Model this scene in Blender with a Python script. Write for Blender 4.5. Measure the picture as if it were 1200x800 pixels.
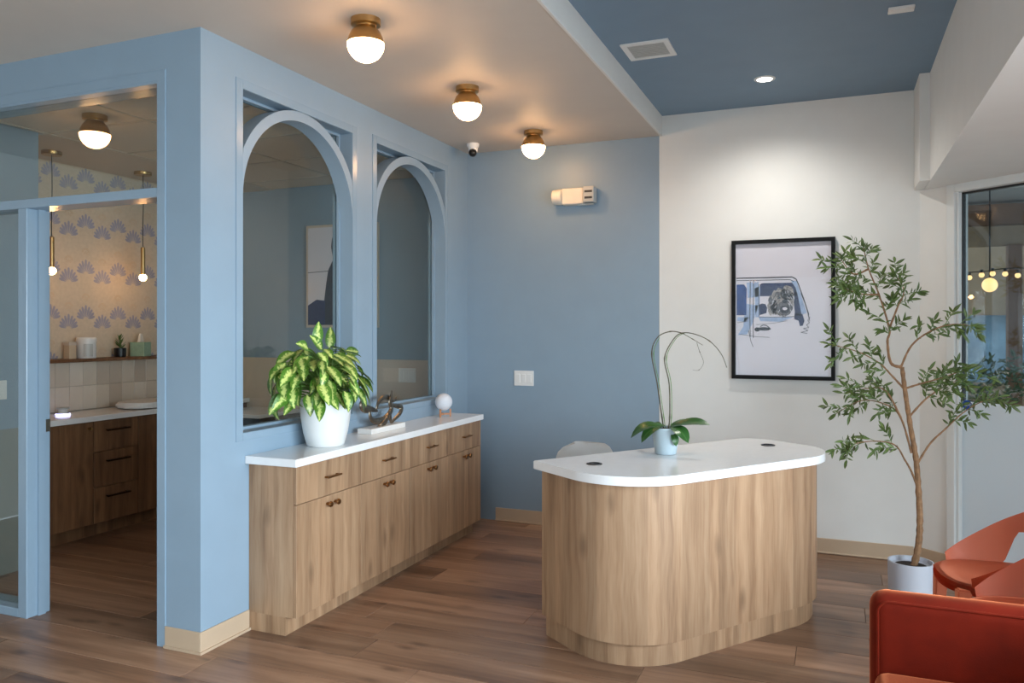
import bpy, bmesh, math, random
from mathutils import Vector, Matrix
random.seed(7)
R = math.radians
for o in list(bpy.data.objects): bpy.data.objects.remove(o)
SC = bpy.context.scene
COL = SC.collection
def lin(c):
    return tuple((v/255/12.92 if v/255 <= .04045 else ((v/255+.055)/1.055)**2.4) for v in c) + (1,)

# ------------------------------------------------------------------ camera, world, light
cam = bpy.data.cameras.new('camera'); cam.sensor_width = 36; cam.lens = 922/1200*36
cam.shift_y = -15/1200; cam.clip_start = .05; cam.clip_end = 200
co = bpy.data.objects.new('camera', cam); COL.objects.link(co)
co.location = (0, 0, 1.5); co.rotation_euler = (R(90), 0, R(22.3)); SC.camera = co
SC.view_settings.view_transform = 'Standard'; SC.view_settings.look = 'None'
SC.view_settings.gamma = 1; SC.view_settings.use_curve_mapping = False
SC.view_settings.exposure = 0.0
w = bpy.data.worlds.new('world'); SC.world = w; w.use_nodes = True
w.node_tree.nodes['Background'].inputs[0].default_value = (.74, .86, 1, 1)
w.node_tree.nodes['Background'].inputs[1].default_value = 2.6
def area(name, loc, rot, sx, sy, power, col):
    l = bpy.data.lights.new(name, 'AREA'); l.shape = 'RECTANGLE'; l.size = sx; l.size_y = sy
    l.energy = power; l.color = col; l.spread = R(130)
    o = bpy.data.objects.new(name, l); COL.objects.link(o); o.location = loc; o.rotation_euler = rot
    return o
area('daylight_right_window', (2.52, .75, 1.2), (0, R(58), 0), 2.1, 4.6, 400, (.76, .89, 1))      # sky light in the right hand windows
area('daylight_rear_window', (-1.2, -2.40, 1.25), (R(62), 0, 0), 5.6, 2.1, 12, (.78, .9, 1))    # sky light in the rear windows

# ------------------------------------------------------------------ node helpers / materials
def newmat(name):
    m = bpy.data.materials.new(name); m.use_nodes = True
    nt = m.node_tree; return m, nt, nt.nodes['Principled BSDF']
def nd(nt, t, **kw):
    n = nt.nodes.new(t)
    for k, v in kw.items():
        if k.startswith('i_'):
            key = k[2:]; key = int(key) if key.isdigit() else key
            if isinstance(v, bpy.types.NodeSocket): nt.links.new(v, n.inputs[key])
            else: n.inputs[key].default_value = v
        else: setattr(n, k, v)
    return n
def mth(nt, op, a, b=0.0, c=0.0):
    return nd(nt, 'ShaderNodeMath', operation=op, i_0=a, i_1=b, i_2=c).outputs[0]
def mixc(nt, f, a, b, mode='MIX'):
    n = nd(nt, 'ShaderNodeMix', data_type='RGBA', blend_type=mode)
    for i, v in ((0, f), (6, a), (7, b)):
        if isinstance(v, bpy.types.NodeSocket): nt.links.new(v, n.inputs[i])
        else: n.inputs[i].default_value = v
    return n.outputs[2]
def ramp(nt, f, stops):
    n = nt.nodes.new('ShaderNodeValToRGB'); nt.links.new(f, n.inputs[0])
    e = n.color_ramp.elements
    while len(e) < len(stops): e.new(.5)
    for q, (p, c) in zip(e, stops): q.position = p; q.color = c
    return n.outputs[0]
def plain(name, rgb, rough=.5, metal=0, var=.06, scale=6, bump=0, bscale=200, spec=.5, coat=0, sheen=0):
    m, nt, p = newmat(name)
    tc = nd(nt, 'ShaderNodeTexCoord')
    nz = nd(nt, 'ShaderNodeTexNoise', i_Vector=tc.outputs['Object'], i_Scale=scale, i_Detail=3.0)
    c = lin(rgb); lo = tuple(v*(1-var) for v in c[:3])+(1,); hi = tuple(min(1, v*(1+var)) for v in c[:3])+(1,)
    nt.links.new(ramp(nt, nz.outputs[0], [(.3, lo), (.7, hi)]), p.inputs['Base Color'])
    p.inputs['Roughness'].default_value = rough; p.inputs['Metallic'].default_value = metal
    p.inputs['Specular IOR Level'].default_value = spec
    p.inputs['Coat Weight'].default_value = coat
    if sheen:
        p.inputs['Sheen Weight'].default_value = sheen; p.inputs['Sheen Roughness'].default_value = .35
        p.inputs['Sheen Tint'].default_value = lin((255, 150, 100))
    if bump:
        n2 = nd(nt, 'ShaderNodeTexNoise', i_Vector=tc.outputs['Object'], i_Scale=bscale, i_Detail=2.0)
        b = nd(nt, 'ShaderNodeBump', i_Strength=bump, i_Distance=.002, i_Height=n2.outputs[0])
        nt.links.new(b.outputs[0], p.inputs['Normal'])
    return m
def wood(name, dark, mid, light, grain_u=True, strip=.075, rough=.5, fine=1.0, knot=.5):
    """grain runs along v (uv in metres) when grain_u else along u"""
    m, nt, p = newmat(name)
    uv = nd(nt, 'ShaderNodeUVMap').outputs[0]
    sp = nd(nt, 'ShaderNodeSeparateXYZ', i_0=uv)
    a, l = (sp.outputs[0], sp.outputs[1]) if grain_u else (sp.outputs[1], sp.outputs[0])
    rnd = nd(nt, 'ShaderNodeObjectInfo').outputs['Random']
    off = mth(nt, 'MULTIPLY', rnd, 37.0)
    a2 = mth(nt, 'ADD', a, off)
    l2 = mth(nt, 'ADD', l, mth(nt, 'MULTIPLY', rnd, 11.0))
    vec = nd(nt, 'ShaderNodeCombineXYZ', i_0=a2, i_1=mth(nt, 'MULTIPLY', l2, .055)).outputs[0]
    warp = nd(nt, 'ShaderNodeTexNoise', i_Vector=nd(nt, 'ShaderNodeCombineXYZ', i_0=mth(nt, 'MULTIPLY', a2, 3.0), i_1=mth(nt, 'MULTIPLY', l2, 1.6)).outputs[0], i_Scale=2.0, i_Detail=2.0).outputs[0]
    aw = mth(nt, 'ADD', a2, mth(nt, 'MULTIPLY', warp, .05))
    vec2 = nd(nt, 'ShaderNodeCombineXYZ', i_0=aw, i_1=mth(nt, 'MULTIPLY', l2, .05)).outputs[0]
    n1 = nd(nt, 'ShaderNodeTexNoise', i_Vector=vec2, i_Scale=26.0*fine, i_Detail=5.0, i_Roughness=.62).outputs[0]
    n2 = nd(nt, 'ShaderNodeTexNoise', i_Vector=vec, i_Scale=140.0*fine, i_Detail=2.0).outputs[0]
    n3 = nd(nt, 'ShaderNodeTexNoise', i_Vector=vec2, i_Scale=5.0, i_Detail=2.0).outputs[0]
    g = mth(nt, 'ADD', mth(nt, 'MULTIPLY', n1, .62), mth(nt, 'ADD', mth(nt, 'MULTIPLY', n2, .16), mth(nt, 'MULTIPLY', n3, .22)))
    col = ramp(nt, g, [(.30, lin(dark)), (.5, lin(mid)), (.70, lin(light))])
    if strip:
        st = nd(nt, 'ShaderNodeTexWhiteNoise', noise_dimensions='1D', i_W=mth(nt, 'FLOOR', mth(nt, 'DIVIDE', a2, strip))).outputs[0]
        k = mth(nt, 'ADD', mth(nt, 'MULTIPLY', st, .26), .86)
        col = mixc(nt, 1.0, col, nd(nt, 'ShaderNodeCombineColor', i_0=k, i_1=k, i_2=k).outputs[0], 'MULTIPLY')
    else:
        k = mth(nt, 'ADD', mth(nt, 'MULTIPLY', nd(nt, 'ShaderNodeTexWhiteNoise', noise_dimensions='1D', i_W=off).outputs[0], .55), .68)
        col = mixc(nt, 1.0, col, nd(nt, 'ShaderNodeCombineColor', i_0=k, i_1=k, i_2=k).outputs[0], 'MULTIPLY')
    if knot:
        kv = nd(nt, 'ShaderNodeCombineXYZ', i_0=mth(nt, 'MULTIPLY', aw, 7.0), i_1=mth(nt, 'MULTIPLY', l2, 2.6)).outputs[0]
        vo = nd(nt, 'ShaderNodeTexVoronoi', i_Vector=kv, i_Scale=1.0).outputs['Distance']
        kk = ramp(nt, vo, [(.04, (1, 1, 1, 1)), (.2, (0, 0, 0, 1))])
        col = mixc(nt, mth(nt, 'MULTIPLY', kk, knot), col, tuple(v*.45 for v in lin(dark)[:3])+(1,))
    nt.links.new(col, p.inputs['Base Color']); p.inputs['Roughness'].default_value = rough
    b = nd(nt, 'ShaderNodeBump', i_Strength=.12, i_Distance=.001, i_Height=n1)
    nt.links.new(b.outputs[0], p.inputs['Normal'])
    return m
def emis(name, rgb, strength):
    m, nt, p = newmat(name)
    p.inputs['Base Color'].default_value = lin((250, 245, 235)); p.inputs['Emission Color'].default_value = lin(rgb)
    p.inputs['Emission Strength'].default_value = strength; return m
def glassmat(name, tint=(244, 247, 245), refl=1.0):
    m = bpy.data.materials.new(name); m.use_nodes = True; nt = m.node_tree
    nt.nodes.remove(nt.nodes['Principled BSDF'])
    fc = nd(nt, 'ShaderNodeLayerWeight', i_Blend=.5).outputs['Facing']
    fr = mth(nt, 'ADD', .045, mth(nt, 'MULTIPLY', mth(nt, 'POWER', fc, 5.0), .95))
    t = nd(nt, 'ShaderNodeBsdfTransparent', i_Color=lin(tint)); g = nd(nt, 'ShaderNodeBsdfGlossy', i_Roughness=.0)
    mx = nd(nt, 'ShaderNodeMixShader', i_0=mth(nt, 'MULTIPLY', fr, refl), i_1=t.outputs[0], i_2=g.outputs[0])
    nt.links.new(mx.outputs[0], nt.nodes['Material Output'].inputs[0]); return m
def filmmat(name):
    m = bpy.data.materials.new(name); m.use_nodes = True; nt = m.node_tree
    nt.nodes.remove(nt.nodes['Principled BSDF'])
    d = nd(nt, 'ShaderNodeBsdfDiffuse', i_Color=lin((244, 249, 252))); t = nd(nt, 'ShaderNodeBsdfTranslucent', i_Color=lin((236, 246, 252)))
    mx = nd(nt, 'ShaderNodeMixShader', i_0=.45, i_1=d.outputs[0], i_2=t.outputs[0])
    nt.links.new(mx.outputs[0], nt.nodes['Material Output'].inputs[0]); return m
def leafmat(name, edge, mid, spots=False, rough=.35):
    m, nt, p = newmat(name)
    sp = nd(nt, 'ShaderNodeSeparateXYZ', i_0=nd(nt, 'ShaderNodeUVMap').outputs[0])
    rnd = nd(nt, 'ShaderNodeObjectInfo').outputs['Random']
    ac = mth(nt, 'ABSOLUTE', mth(nt, 'SUBTRACT', sp.outputs[1], .5))
    tc = nd(nt, 'ShaderNodeTexCoord').outputs['Object']
    if spots:
        ns = nd(nt, 'ShaderNodeTexNoise', i_Vector=tc, i_Scale=75.0, i_Detail=3.0, i_Roughness=.65).outputs[0]
        f = mth(nt, 'ADD', mth(nt, 'MULTIPLY', ac, 2.8), mth(nt, 'MULTIPLY', mth(nt, 'SUBTRACT', ns, .5), 2.4))
        col = ramp(nt, f, [(.40, lin(mid)), (.62, lin(((mid[0]*.45+edge[0]*.55), (mid[1]*.45+edge[1]*.55), (mid[2]*.45+edge[2]*.55)))), (.85, lin(edge))])
        k = mth(nt, 'ADD', mth(nt, 'MULTIPLY', rnd, .5), .72)
    else:
        col = ramp(nt, ac, [(.02, lin(mid)), (.1, lin(edge))])
        k = mth(nt, 'ADD', mth(nt, 'MULTIPLY', nd(nt, 'ShaderNodeTexNoise', i_Vector=tc, i_Scale=14.0).outputs[0], 1.1), .45)
    col = mixc(nt, 1.0, col, nd(nt, 'ShaderNodeCombineColor', i_0=k, i_1=k, i_2=k).outputs[0], 'MULTIPLY')
    nt.links.new(col, p.inputs['Base Color']); p.inputs['Roughness'].default_value = rough
    p.inputs['Subsurface Weight'].default_value = 0
    return m

M = {}
BLUE = (139, 160, 177)
M['blue'] = plain('blue_paint', BLUE, .42, var=.02, bump=.04)
M['blue_gloss'] = plain('blue_trim_paint', BLUE, .22, var=.02)
M['blue_ceil'] = plain('blue_ceiling_paint', (122, 147, 168), .6, var=.02)
M['white_wall'] = plain('white_wall_paint', (226, 225, 221), .6, var=.015, bump=.04)
M['cream'] = plain('soffit_paint', (200, 191, 181), .6, var=.015)
M['beige_wall'] = plain('beige_paint', (205, 190, 174), .5, var=.02)
M['wallpaper'] = plain('wallpaper_ground', (206, 190, 168), .6, var=.05, scale=40)
M['paper_blue'] = plain('wallpaper_lavender_print', (160, 157, 172), .6)
M['paper_tan'] = plain('wallpaper_tan_print', (204, 182, 154), .6)
M['grey_panel'] = plain('grey_green_wall_paint', (138, 142, 136), .5, var=.02)
M['base'] = plain('tan_baseboard', (190, 166, 140), .45, var=.03)
M['ctile'] = plain('ceiling_tile', (214, 204, 190), .8, var=.04, scale=60, bump=.3)
M['tbar'] = plain('ceiling_tbar', (196, 186, 172), .5)
M['oak'] = wood('light_oak', (122, 90, 64), (164, 130, 99), (188, 156, 124), True, .058, .5, fine=.75)
M['oak_dark'] = wood('warm_oak', (78, 50, 31), (118, 82, 54), (142, 104, 71), True, .09, .5)
M['plank'] = wood('floor_oak', (84, 58, 43), (140, 106, 83), (176, 140, 113), False, 0, .34, fine=.4, knot=.6)
M['subfloor'] = plain('subfloor', (52, 38, 30), .8)
M['quartz'] = plain('white_quartz', (236, 236, 236), .16, var=.015, scale=30)
M['white_plastic'] = plain('white_plastic', (232, 232, 230), .35, var=.01)
M['white_ceramic'] = plain('white_ceramic', (232, 232, 230), .3, var=.01)
M['grey_ceramic'] = plain('pale_blue_grey_ceramic', (176, 192, 200), .35, var=.02)
M['planter'] = plain('pale_grey_planter', (200, 204, 214), .45, var=.015)
M['brass'] = plain('antique_brass', (186, 150, 100), .32, 1.0, var=.08)
M['bronze_pull'] = plain('bronze_pull', (146, 106, 68), .35, 1.0, var=.08)
M['dark_bronze'] = plain('dark_pull', (62, 44, 30), .35, 1.0, var=.08)
M['sculpt'] = plain('patinated_bronze', (128, 118, 104), .28, 1.0, var=.3, scale=30, bump=.4, bscale=60)
M['marble'] = plain('white_marble', (226, 224, 220), .3, var=.04, scale=20)
M['black'] = plain('black_satin', (18, 18, 20), .35)
M['black_frame'] = plain('black_frame', (10, 10, 11), .55, spec=.25)
M['soil'] = plain('dark_soil', (46, 36, 28), .95, var=.4, scale=60, bump=1, bscale=80)
M['globe'] = emis('lit_globe_glass', (255, 196, 134), 40)
M['globe_exam'] = emis('lit_exam_globe', (255, 190, 125), 11)
M['bulb'] = emis('lit_pendant_bulb', (255, 190, 120), 60)
M['down'] = emis('lit_downlight', (255, 246, 235), 40)
M['reflection_glow'] = emis('warm_reflection_bulb', (255, 190, 105), 3.5)  # glow of the lamps added outside in place of a reflection
M['led'] = emis('lit_status_strip', (190, 190, 255), 5)
M['moon'] = plain('matte_moon_globe', (220, 224, 232), .6, var=.05, scale=25, bump=.2, bscale=40)
M['stand_wood'] = plain('beech_stand', (196, 138, 98), .5, var=.12, scale=40)
M['velvet'] = plain('rust_velvet', (104, 22, 5), .85, var=.2, scale=9, bump=.2, bscale=350, spec=.15, sheen=.9)
M['orange'] = plain('terracotta_plastic', (216, 124, 90), .42, var=.03)
M['glass'] = glassmat('window_glass')
M['glass_clear'] = glassmat('picture_glazing', (253, 253, 253), .45)
M['glass_store'] = glassmat('storefront_glass', (205, 212, 212), 1.6)
M['film'] = filmmat('frosted_film')
M['alu'] = plain('white_window_frame', (222, 224, 222), .35, var=.01)
M['dark_seal'] = plain('dark_gasket', (40, 42, 44), .5)
M['leaf_dieff'] = leafmat('variegated_leaf', (70, 114, 32), (192, 206, 118), True)
M['leaf_orchid'] = leafmat('orchid_leaf', (50, 92, 42), (74, 116, 58), False, .3)
M['leaf_olive'] = leafmat('olive_leaf', (82, 104, 48), (126, 144, 84), False, .4)
M['stem_green'] = plain('green_stem', (92, 128, 58), .5)
M['stem_dark'] = plain('orchid_stem', (88, 84, 62), .55, var=.3, scale=30)
M['bark'] = plain('olive_bark', (148, 112, 80), .8, var=.3, scale=40, bump=.6, bscale=90)
M['paper'] = plain('art_paper', (222, 219, 228), .25, var=.015)
M['navy'] = plain('ink_navy', (34, 48, 90), .5, var=.25, scale=30)
M['ink'] = plain('ink_dark', (40, 44, 56), .5, var=.3, scale=40)
M['wash'] = plain('ink_pale_blue', (160, 182, 216), .5, var=.12, scale=30)
M['royal'] = plain('ink_royal_blue', (28, 66, 132), .5, var=.3, scale=25)
M['dog'] = plain('ink_warm_grey', (150, 146, 144), .5, var=.55, scale=110)
M['dogd'] = plain('ink_mid_grey', (100, 100, 106), .5, var=.3, scale=70)
M['em_body'] = plain('emergency_white', (232, 222, 206), .4)
M['em_grey'] = plain('emergency_grey', (188, 188, 184), .35)
M['mint'] = plain('mint_card', (150, 178, 152), .6, var=.1, scale=40)
M['tissue'] = plain('tissue_paper', (236, 230, 220), .8)
M['sign_blue'] = plain('sign_blue', (26, 74, 158), .35)
M['steel'] = plain('strike_steel', (190, 180, 160), .3, 1.0)
M['taupe'] = plain('porch_taupe', (160, 136, 110), .7, var=.1)
M['brown'] = plain('porch_brown', (128, 92, 68), .6, var=.12)
M['porch'] = plain('porch_ceiling', (176, 174, 170), .7)
M['paving'] = plain('porch_paving', (150, 142, 132), .8, var=.1)
M['hedge'] = plain('hedge_leaf', (84, 104, 76), .6, var=.3, scale=20)
M['bluegl'] = plain('far_glazing', (140, 170, 190), .2, var=.2, scale=5)
M['grout'] = plain('grout', (188, 174, 158), .8)
M['btile'] = [plain('glazed_tile_%d' % i, c, .12, var=.05) for i, c in enumerate([(224, 208, 190), (206, 188, 170), (234, 220, 204)])]

# ------------------------------------------------------------------ mesh helpers
def bx(bm, x0, x1, y0, y1, z0, z1, bev=0, seg=2):
    n0 = len(bm.verts)
    vs = [bm.verts.new((x, y, z)) for z in (z0, z1) for x, y in ((x0, y0), (x1, y0), (x1, y1), (x0, y1))]
    fs = [bm.faces.new([vs[i] for i in q]) for q in ((3, 2, 1, 0), (4, 5, 6, 7), (0, 1, 5, 4), (1, 2, 6, 5), (2, 3, 7, 6), (3, 0, 4, 7))]
    if bev:
        es = list({e for f in fs for e in f.edges})
        bmesh.ops.bevel(bm, geom=es, offset=bev, segments=seg, affect='EDGES', profile=.5)
    return bm
def box(*a, **k): return bx(bmesh.new(), *a, **k)
def lathe(prof, n=32, bm=None, c=(0, 0, 0), smooth=True):
    """prof: (r, z) pairs from bottom to top; r = 0 closes"""
    bm = bm or bmesh.new(); rings = []
    for r, z in prof:
        if r <= 1e-6: rings.append([bm.verts.new((c[0], c[1], c[2]+z))])
        else: rings.append([bm.verts.new((c[0]+r*math.cos(2*math.pi*i/n), c[1]+r*math.sin(2*math.pi*i/n), c[2]+z)) for i in range(n)])
    for a, b in zip(rings, rings[1:]):
        for i in range(n):
            j = (i+1) % n
            q = [a[0] if len(a) == 1 else a[i], a[0] if len(a) == 1 else a[j], b[0] if len(b) == 1 else b[j], b[0] if len(b) == 1 else b[i]]
            u = []
            for v in q:
                if v not in u: u.append(v)
            if len(u) > 2:
                f = bm.faces.new(u); f.smooth = smooth
    return bm
def tube(pts, rad, n=8, bm=None, flat=1.0, up=None):
    """swept tube; rad number or list; flat squashes the section along the binormal"""
    bm = bm or bmesh.new(); P = [Vector(p) for p in pts]
    rs = rad if isinstance(rad, (list, tuple)) else [rad]*len(P)
    prev = None; nrm = Vector(up) if up else None; rings = []
    for i, p in enumerate(P):
        t = (P[min(i+1, len(P)-1)]-P[max(i-1, 0)]).normalized()
        if nrm is None: nrm = t.orthogonal().normalized()
        nrm = (nrm - t*nrm.dot(t))
        nrm = nrm.normalized() if nrm.length > 1e-5 else t.orthogonal().normalized()
        b = t.cross(nrm)
        rings.append([bm.verts.new(p+nrm*math.cos(2*math.pi*k/n)*rs[i]*flat+b*math.sin(2*math.pi*k/n)*rs[i]) for k in range(n)])
    for a, b in zip(rings, rings[1:]):
        for k in range(n):
            f = bm.faces.new((a[k], a[(k+1) % n], b[(k+1) % n], b[k])); f.smooth = True
    bm.faces.new(rings[0][::-1]); bm.faces.new(rings[-1])
    return bm
def spl(pts, n=6):
    """Catmull-Rom through pts"""
    P = [Vector(p) for p in pts]; out = []
    for i in range(len(P)-1):
        a, b, c, d = P[max(i-1, 0)], P[i], P[i+1], P[min(i+2, len(P)-1)]
        for k in range(n):
            t = k/n
            out.append(.5*((2*b)+(c-a)*t+(2*a-5*b+4*c-d)*t*t+(3*b-a-3*c+d)*t**3))
    out.append(P[-1]); return out
def prism(outline, z0, z1, bm=None, mp=None, bev=0):
    """extrude a polygon; mp maps (u, v, w) -> xyz"""
    bm = bm or bmesh.new(); mp = mp or (lambda u, v, w_: (u, v, w_))
    lo = [bm.verts.new(mp(u, v, z0)) for u, v in outline]; hi = [bm.verts.new(mp(u, v, z1)) for u, v in outline]
    n = len(outline); f0 = bm.faces.new(lo[::-1]); f1 = bm.faces.new(hi)
    for i in range(n): bm.faces.new((lo[i], lo[(i+1) % n], hi[(i+1) % n], hi[i]))
    if bev: bmesh.ops.bevel(bm, geom=list(set(f1.edges) | set(f0.edges)), offset=bev, segments=2, affect='EDGES')
    bmesh.ops.recalc_face_normals(bm, faces=bm.faces[:])
    return bm
def boxuv(bm):
    if bm.loops.layers.uv: return
    uv = bm.loops.layers.uv.new('UVMap')
    for f in bm.faces:
        n = f.normal; ax = max(range(3), key=lambda i: abs(n[i]))
        for l in f.loops:
            c = l.vert.co
            l[uv].uv = ((c.y, c.z), (c.x, c.z), (c.x, c.y))[ax]
def ob(name, bm, mat, parent=None, loc=None, rz=None, smooth=None):
    bm.normal_update(); boxuv(bm)
    if smooth:
        for f in bm.faces: f.smooth = True
    for e in bm.edges:
        if len(e.link_faces) == 2 and e.calc_face_angle(0) > R(38): e.smooth = False
    me = bpy.data.meshes.new(name); bm.to_mesh(me); bm.free()
    me.materials.append(M[mat] if isinstance(mat, str) else mat)
    o = bpy.data.objects.new(name, me); COL.objects.link(o)
    if parent: o.parent = parent
    if loc: o.location = loc
    if rz is not None: o.rotation_euler = (0, 0, rz)
    return o
def like(src, parent, loc=(0, 0, 0), rot=(0, 0, 0), sc=(1, 1, 1)):
    o = src.copy(); COL.objects.link(o); o.parent = parent; o.location = loc; o.rotation_euler = rot; o.scale = sc; return o
def thing(name, label, cat, loc=(0, 0, 0), rz=0, group=None):
    o = bpy.data.objects.new(name, None); COL.objects.link(o); o.empty_display_size = .1
    o.location = loc; o.rotation_euler = (0, 0, rz); tag(o, label, cat, group); return o
def tag(o, label, cat, group=None):
    o['label'] = label; o['category'] = cat
    if group: o['group'] = group
    return o
def struct(name, bm, mat, label, cat, parent=None):
    o = ob(name, bm, mat, parent)
    o['kind'] = 'structure'; tag(o, label, cat)
    return o
def sroot(name, label, cat, loc=(0, 0, 0), rz=0):
    o = thing(name, label, cat, loc, rz); o['kind'] = 'structure'; return o
def copytree(root, loc, rz, label, group=None):
    r = root.copy(); COL.objects.link(r); r.location = loc; r.rotation_euler = (0, 0, rz); r['label'] = label
    if group: r['group'] = group
    for ch in [c for c in root.children]:
        c = ch.copy(); COL.objects.link(c); c.parent = r
        for g in ch.children:
            d = g.copy(); COL.objects.link(d); d.parent = c
    return r

# ------------------------------------------------------------------ the building
XA, YP, YB = -2.707, 2.813, 5.664          # arched partition, door partition, back wall
ZS, ZU, ZE, ZB = 2.892, 3.034, 2.735, 2.385  # soffit, blue ceiling, exam room ceiling, beam underside
TH = .14
XW, XN = -5.33, -4.69                      # wallpaper wall, niche front wall

fl = struct('floor', box(-6.1, 2.75, -2.6, 6.0, -.1, -.012), 'subfloor', 'brown oak plank floor running through lobby and exam room', 'floor')
PW, PL = .225, 1.3
pb = ob('plank', box(0, PL-.0016, .0009, PW-.0009, -.012, 0, bev=.0012, seg=1), 'plank', fl)
first = True
y0 = 3.272 - 26*PW
rw = random.Random(3)
for r in range(37):
    y = y0 + r*PW
    off = -2.08 if r == 26 else -2.08 + rw.random()*PL
    x = off - PL*math.ceil((off+6.05)/PL)
    while x < 2.7:
        a, b = max(x, -6.05), min(x+PL, 2.7)
        if b-a > .04:
            o = pb if first else like(pb, fl)
            o.location = (a, y, 0); o.scale = ((b-a)/PL, 1 if y+PW < 5.9 else 1, 1); first = False
        x += PL

struct('wall_back', box(-1.165, .62, YB, YB+.12, 0, 3.1), 'white_wall', 'white back wall behind the desk and the framed picture', 'wall')
struct('wall_back_left', box(XA-.02, -1.165, YB, YB+.12, 0, 2.95), 'blue', 'blue back wall with emergency light and light switch', 'wall')
struct('trim_1', box(-1.172, -1.160, YB-.003, YB+.01, 0, ZS), 'white_wall', 'thin pale edge where the blue paint meets the white wall', 'trim')
# ceilings
bm = bmesh.new(); bx(bm, -6.1, -1.165, -2.6, YB+.1, ZS, 3.16); struct('ceiling_soffit', bm, 'cream', 'cream lowered ceiling over the arched partition with globe lamps', 'ceiling')
struct('ceiling', box(-1.165, .7, -2.6, YB+.1, ZU, 3.16), 'blue_ceil', 'slate blue raised ceiling over the desk', 'ceiling')
struct('trim_2', box(-1.166, -1.152, -2.6, YB, ZS-.004, ZU), 'white_wall', 'white vertical edge of the soffit beside the blue ceiling', 'trim')
bm = bmesh.new(); bx(bm, .529, 2.75, -2.6, YB+.1, ZB, 3.16); bx(bm, .472, .56, 5.31, YB+.05, ZB+.005, ZU)
struct('ceiling_beam', bm, 'white_wall', 'white dropped beam along the storefront side with boxed end', 'beam')

# arched partition: boxes around two rectangular openings, arch rings inside
W1, W2 = (3.09, 4.044), (4.318, 5.268); ZW0, ZW1 = .985, 2.684
bm = bmesh.new(); x0, x1 = XA-TH, XA
bx(bm, x0, x1, YP, W1[0], 0, ZS); bx(bm, x0, x1, W1[1], W2[0], 0, ZS); bx(bm, x0, x1, W2[1], YB, 0, ZS)
for a, b in (W1, W2): bx(bm, x0, x1, a, b, 0, ZW0); bx(bm, x0, x1, a, b, ZW1, ZS)
wl = struct('wall_left', bm, 'blue', 'blue partition wall with two tall arched windows', 'wall')
def arch_ring(a, b):
    bm = bmesh.new(); c = (a+b)/2; hw = (b-a)/2; ro = hw+.053; zc = ZW1-ro; n = 40
    inn = [(c-hw*math.cos(math.pi*i/n), zc+hw*math.sin(math.pi*i/n)) for i in range(n+1)]
    out = []
    for i in range(n+1):
        y, z = c-ro*math.cos(math.pi*i/n), zc+ro*math.sin(math.pi*i/n)
        out.append((min(max(y, a), b), z))
    xs = (XA-.095, XA+.004); V = [[[bm.verts.new((x, y, z)) for y, z in L] for L in (inn, out)] for x in xs]
    for i in range(n):
        def q(*v):
            f = bm.faces.new(v); return f
        q(V[1][0][i], V[1][0][i+1], V[1][1][i+1], V[1][1][i]); q(V[0][1][i], V[0][1][i+1], V[0][0][i+1], V[0][0][i])
        q(V[0][0][i], V[0][0][i+1], V[1][0][i+1], V[1][0][i]).smooth = True
        q(V[1][1][i], V[1][1][i+1], V[0][1][i+1], V[0][1][i]).smooth = True
    bmesh.ops.remove_doubles(bm, verts=bm.verts[:], dist=1e-4)
    bmesh.ops.recalc_face_normals(bm, faces=bm.faces[:])
    return bm
for k, ((a, b), lab) in enumerate([(W1, 'arched interior window behind the leafy potted plant, nearer the door'), (W2, 'arched interior window behind the moon lamp, nearer the back wall')]):
    r = sroot('window_%d' % (k+1), lab, 'window', (0, 0, 0))
    ob('arch_ring', arch_ring(a, b), 'blue', r)
    cw = .047
    bm = bmesh.new()
    bx(bm, XA, XA+.005, a-cw, a-.001, ZW0-.04, ZW1+cw); bx(bm, XA, XA+.005, b+.001, b+cw, ZW0-.04, ZW1+cw)
    bx(bm, XA, XA+.005, a, b, ZW1+.001, ZW1+cw); bx(bm, XA, XA+.005, a, b, ZW0-.04, ZW0-.001)
    ob('casing', bm, 'blue_gloss', r)
    ob('glass_pane', box(XA-.110, XA-.102, a, b, ZW0, ZW1), 'glass', r)
    bm = bmesh.new(); s = .014
    for xx in (XA-.102, XA-.128):
        bx(bm, xx, xx+.016, a, a+s, ZW0, ZW1); bx(bm, xx, xx+.016, b-s, b, ZW0, ZW1); bx(bm, xx, xx+.016, a+s, b-s, ZW0, ZW0+s); bx(bm, xx, xx+.016, a+s, b-s, ZW1-s, ZW1)
    ob('glazing_bead', bm, 'blue_gloss', r)

# door partition
DX0, DX1, ZD, ZT = -3.863, -2.968, 2.123, 2.673
bm = bmesh.new()
bx(bm, DX1+.012, XA-TH, YP, YP+TH, 0, ZS); bx(bm, -6.1, DX1+.012, YP, YP+TH, ZT+.01, ZS); bx(bm, -6.1, -5.2, YP, YP+TH, 0, ZT+.01)
struct('wall_front_left', bm, 'blue', 'blue partition pier and header around the exam room doorway', 'wall')
d1 = sroot('door_1', 'blue painted door frame with transom bar and side post, open doorway to exam room', 'door frame')
ob('side_post', box(-3.927, DX0, YP-.004, YP+.128, 0, ZD, bev=.003), 'blue_gloss', d1)
ob('door_stop', box(DX0, DX0+.012, YP+.055, YP+.095, 0, ZD), 'blue_gloss', d1)
ob('jamb', box(DX1-.001, DX1+.012, YP-.004, YP+TH+.004, 0, ZT), 'blue_gloss', d1)
ob('door_stop', box(DX1-.013, DX1-.001, YP+.055, YP+.095, 0, ZD), 'blue_gloss', d1)
ob('transom_bar', box(-5.2, DX1-.001, YP-.004, YP+.13, ZD, ZD+.046, bev=.003), 'blue_gloss', d1)
ob('head_jamb', box(-5.2, DX1-.001, YP-.004, YP+TH+.004, ZT-.012, ZT+.01), 'blue_gloss', d1)
ob('casing', box(DX1+.001, DX1+.05, YP-.006, YP, 0, ZT+.05), 'blue_gloss', d1)
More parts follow.
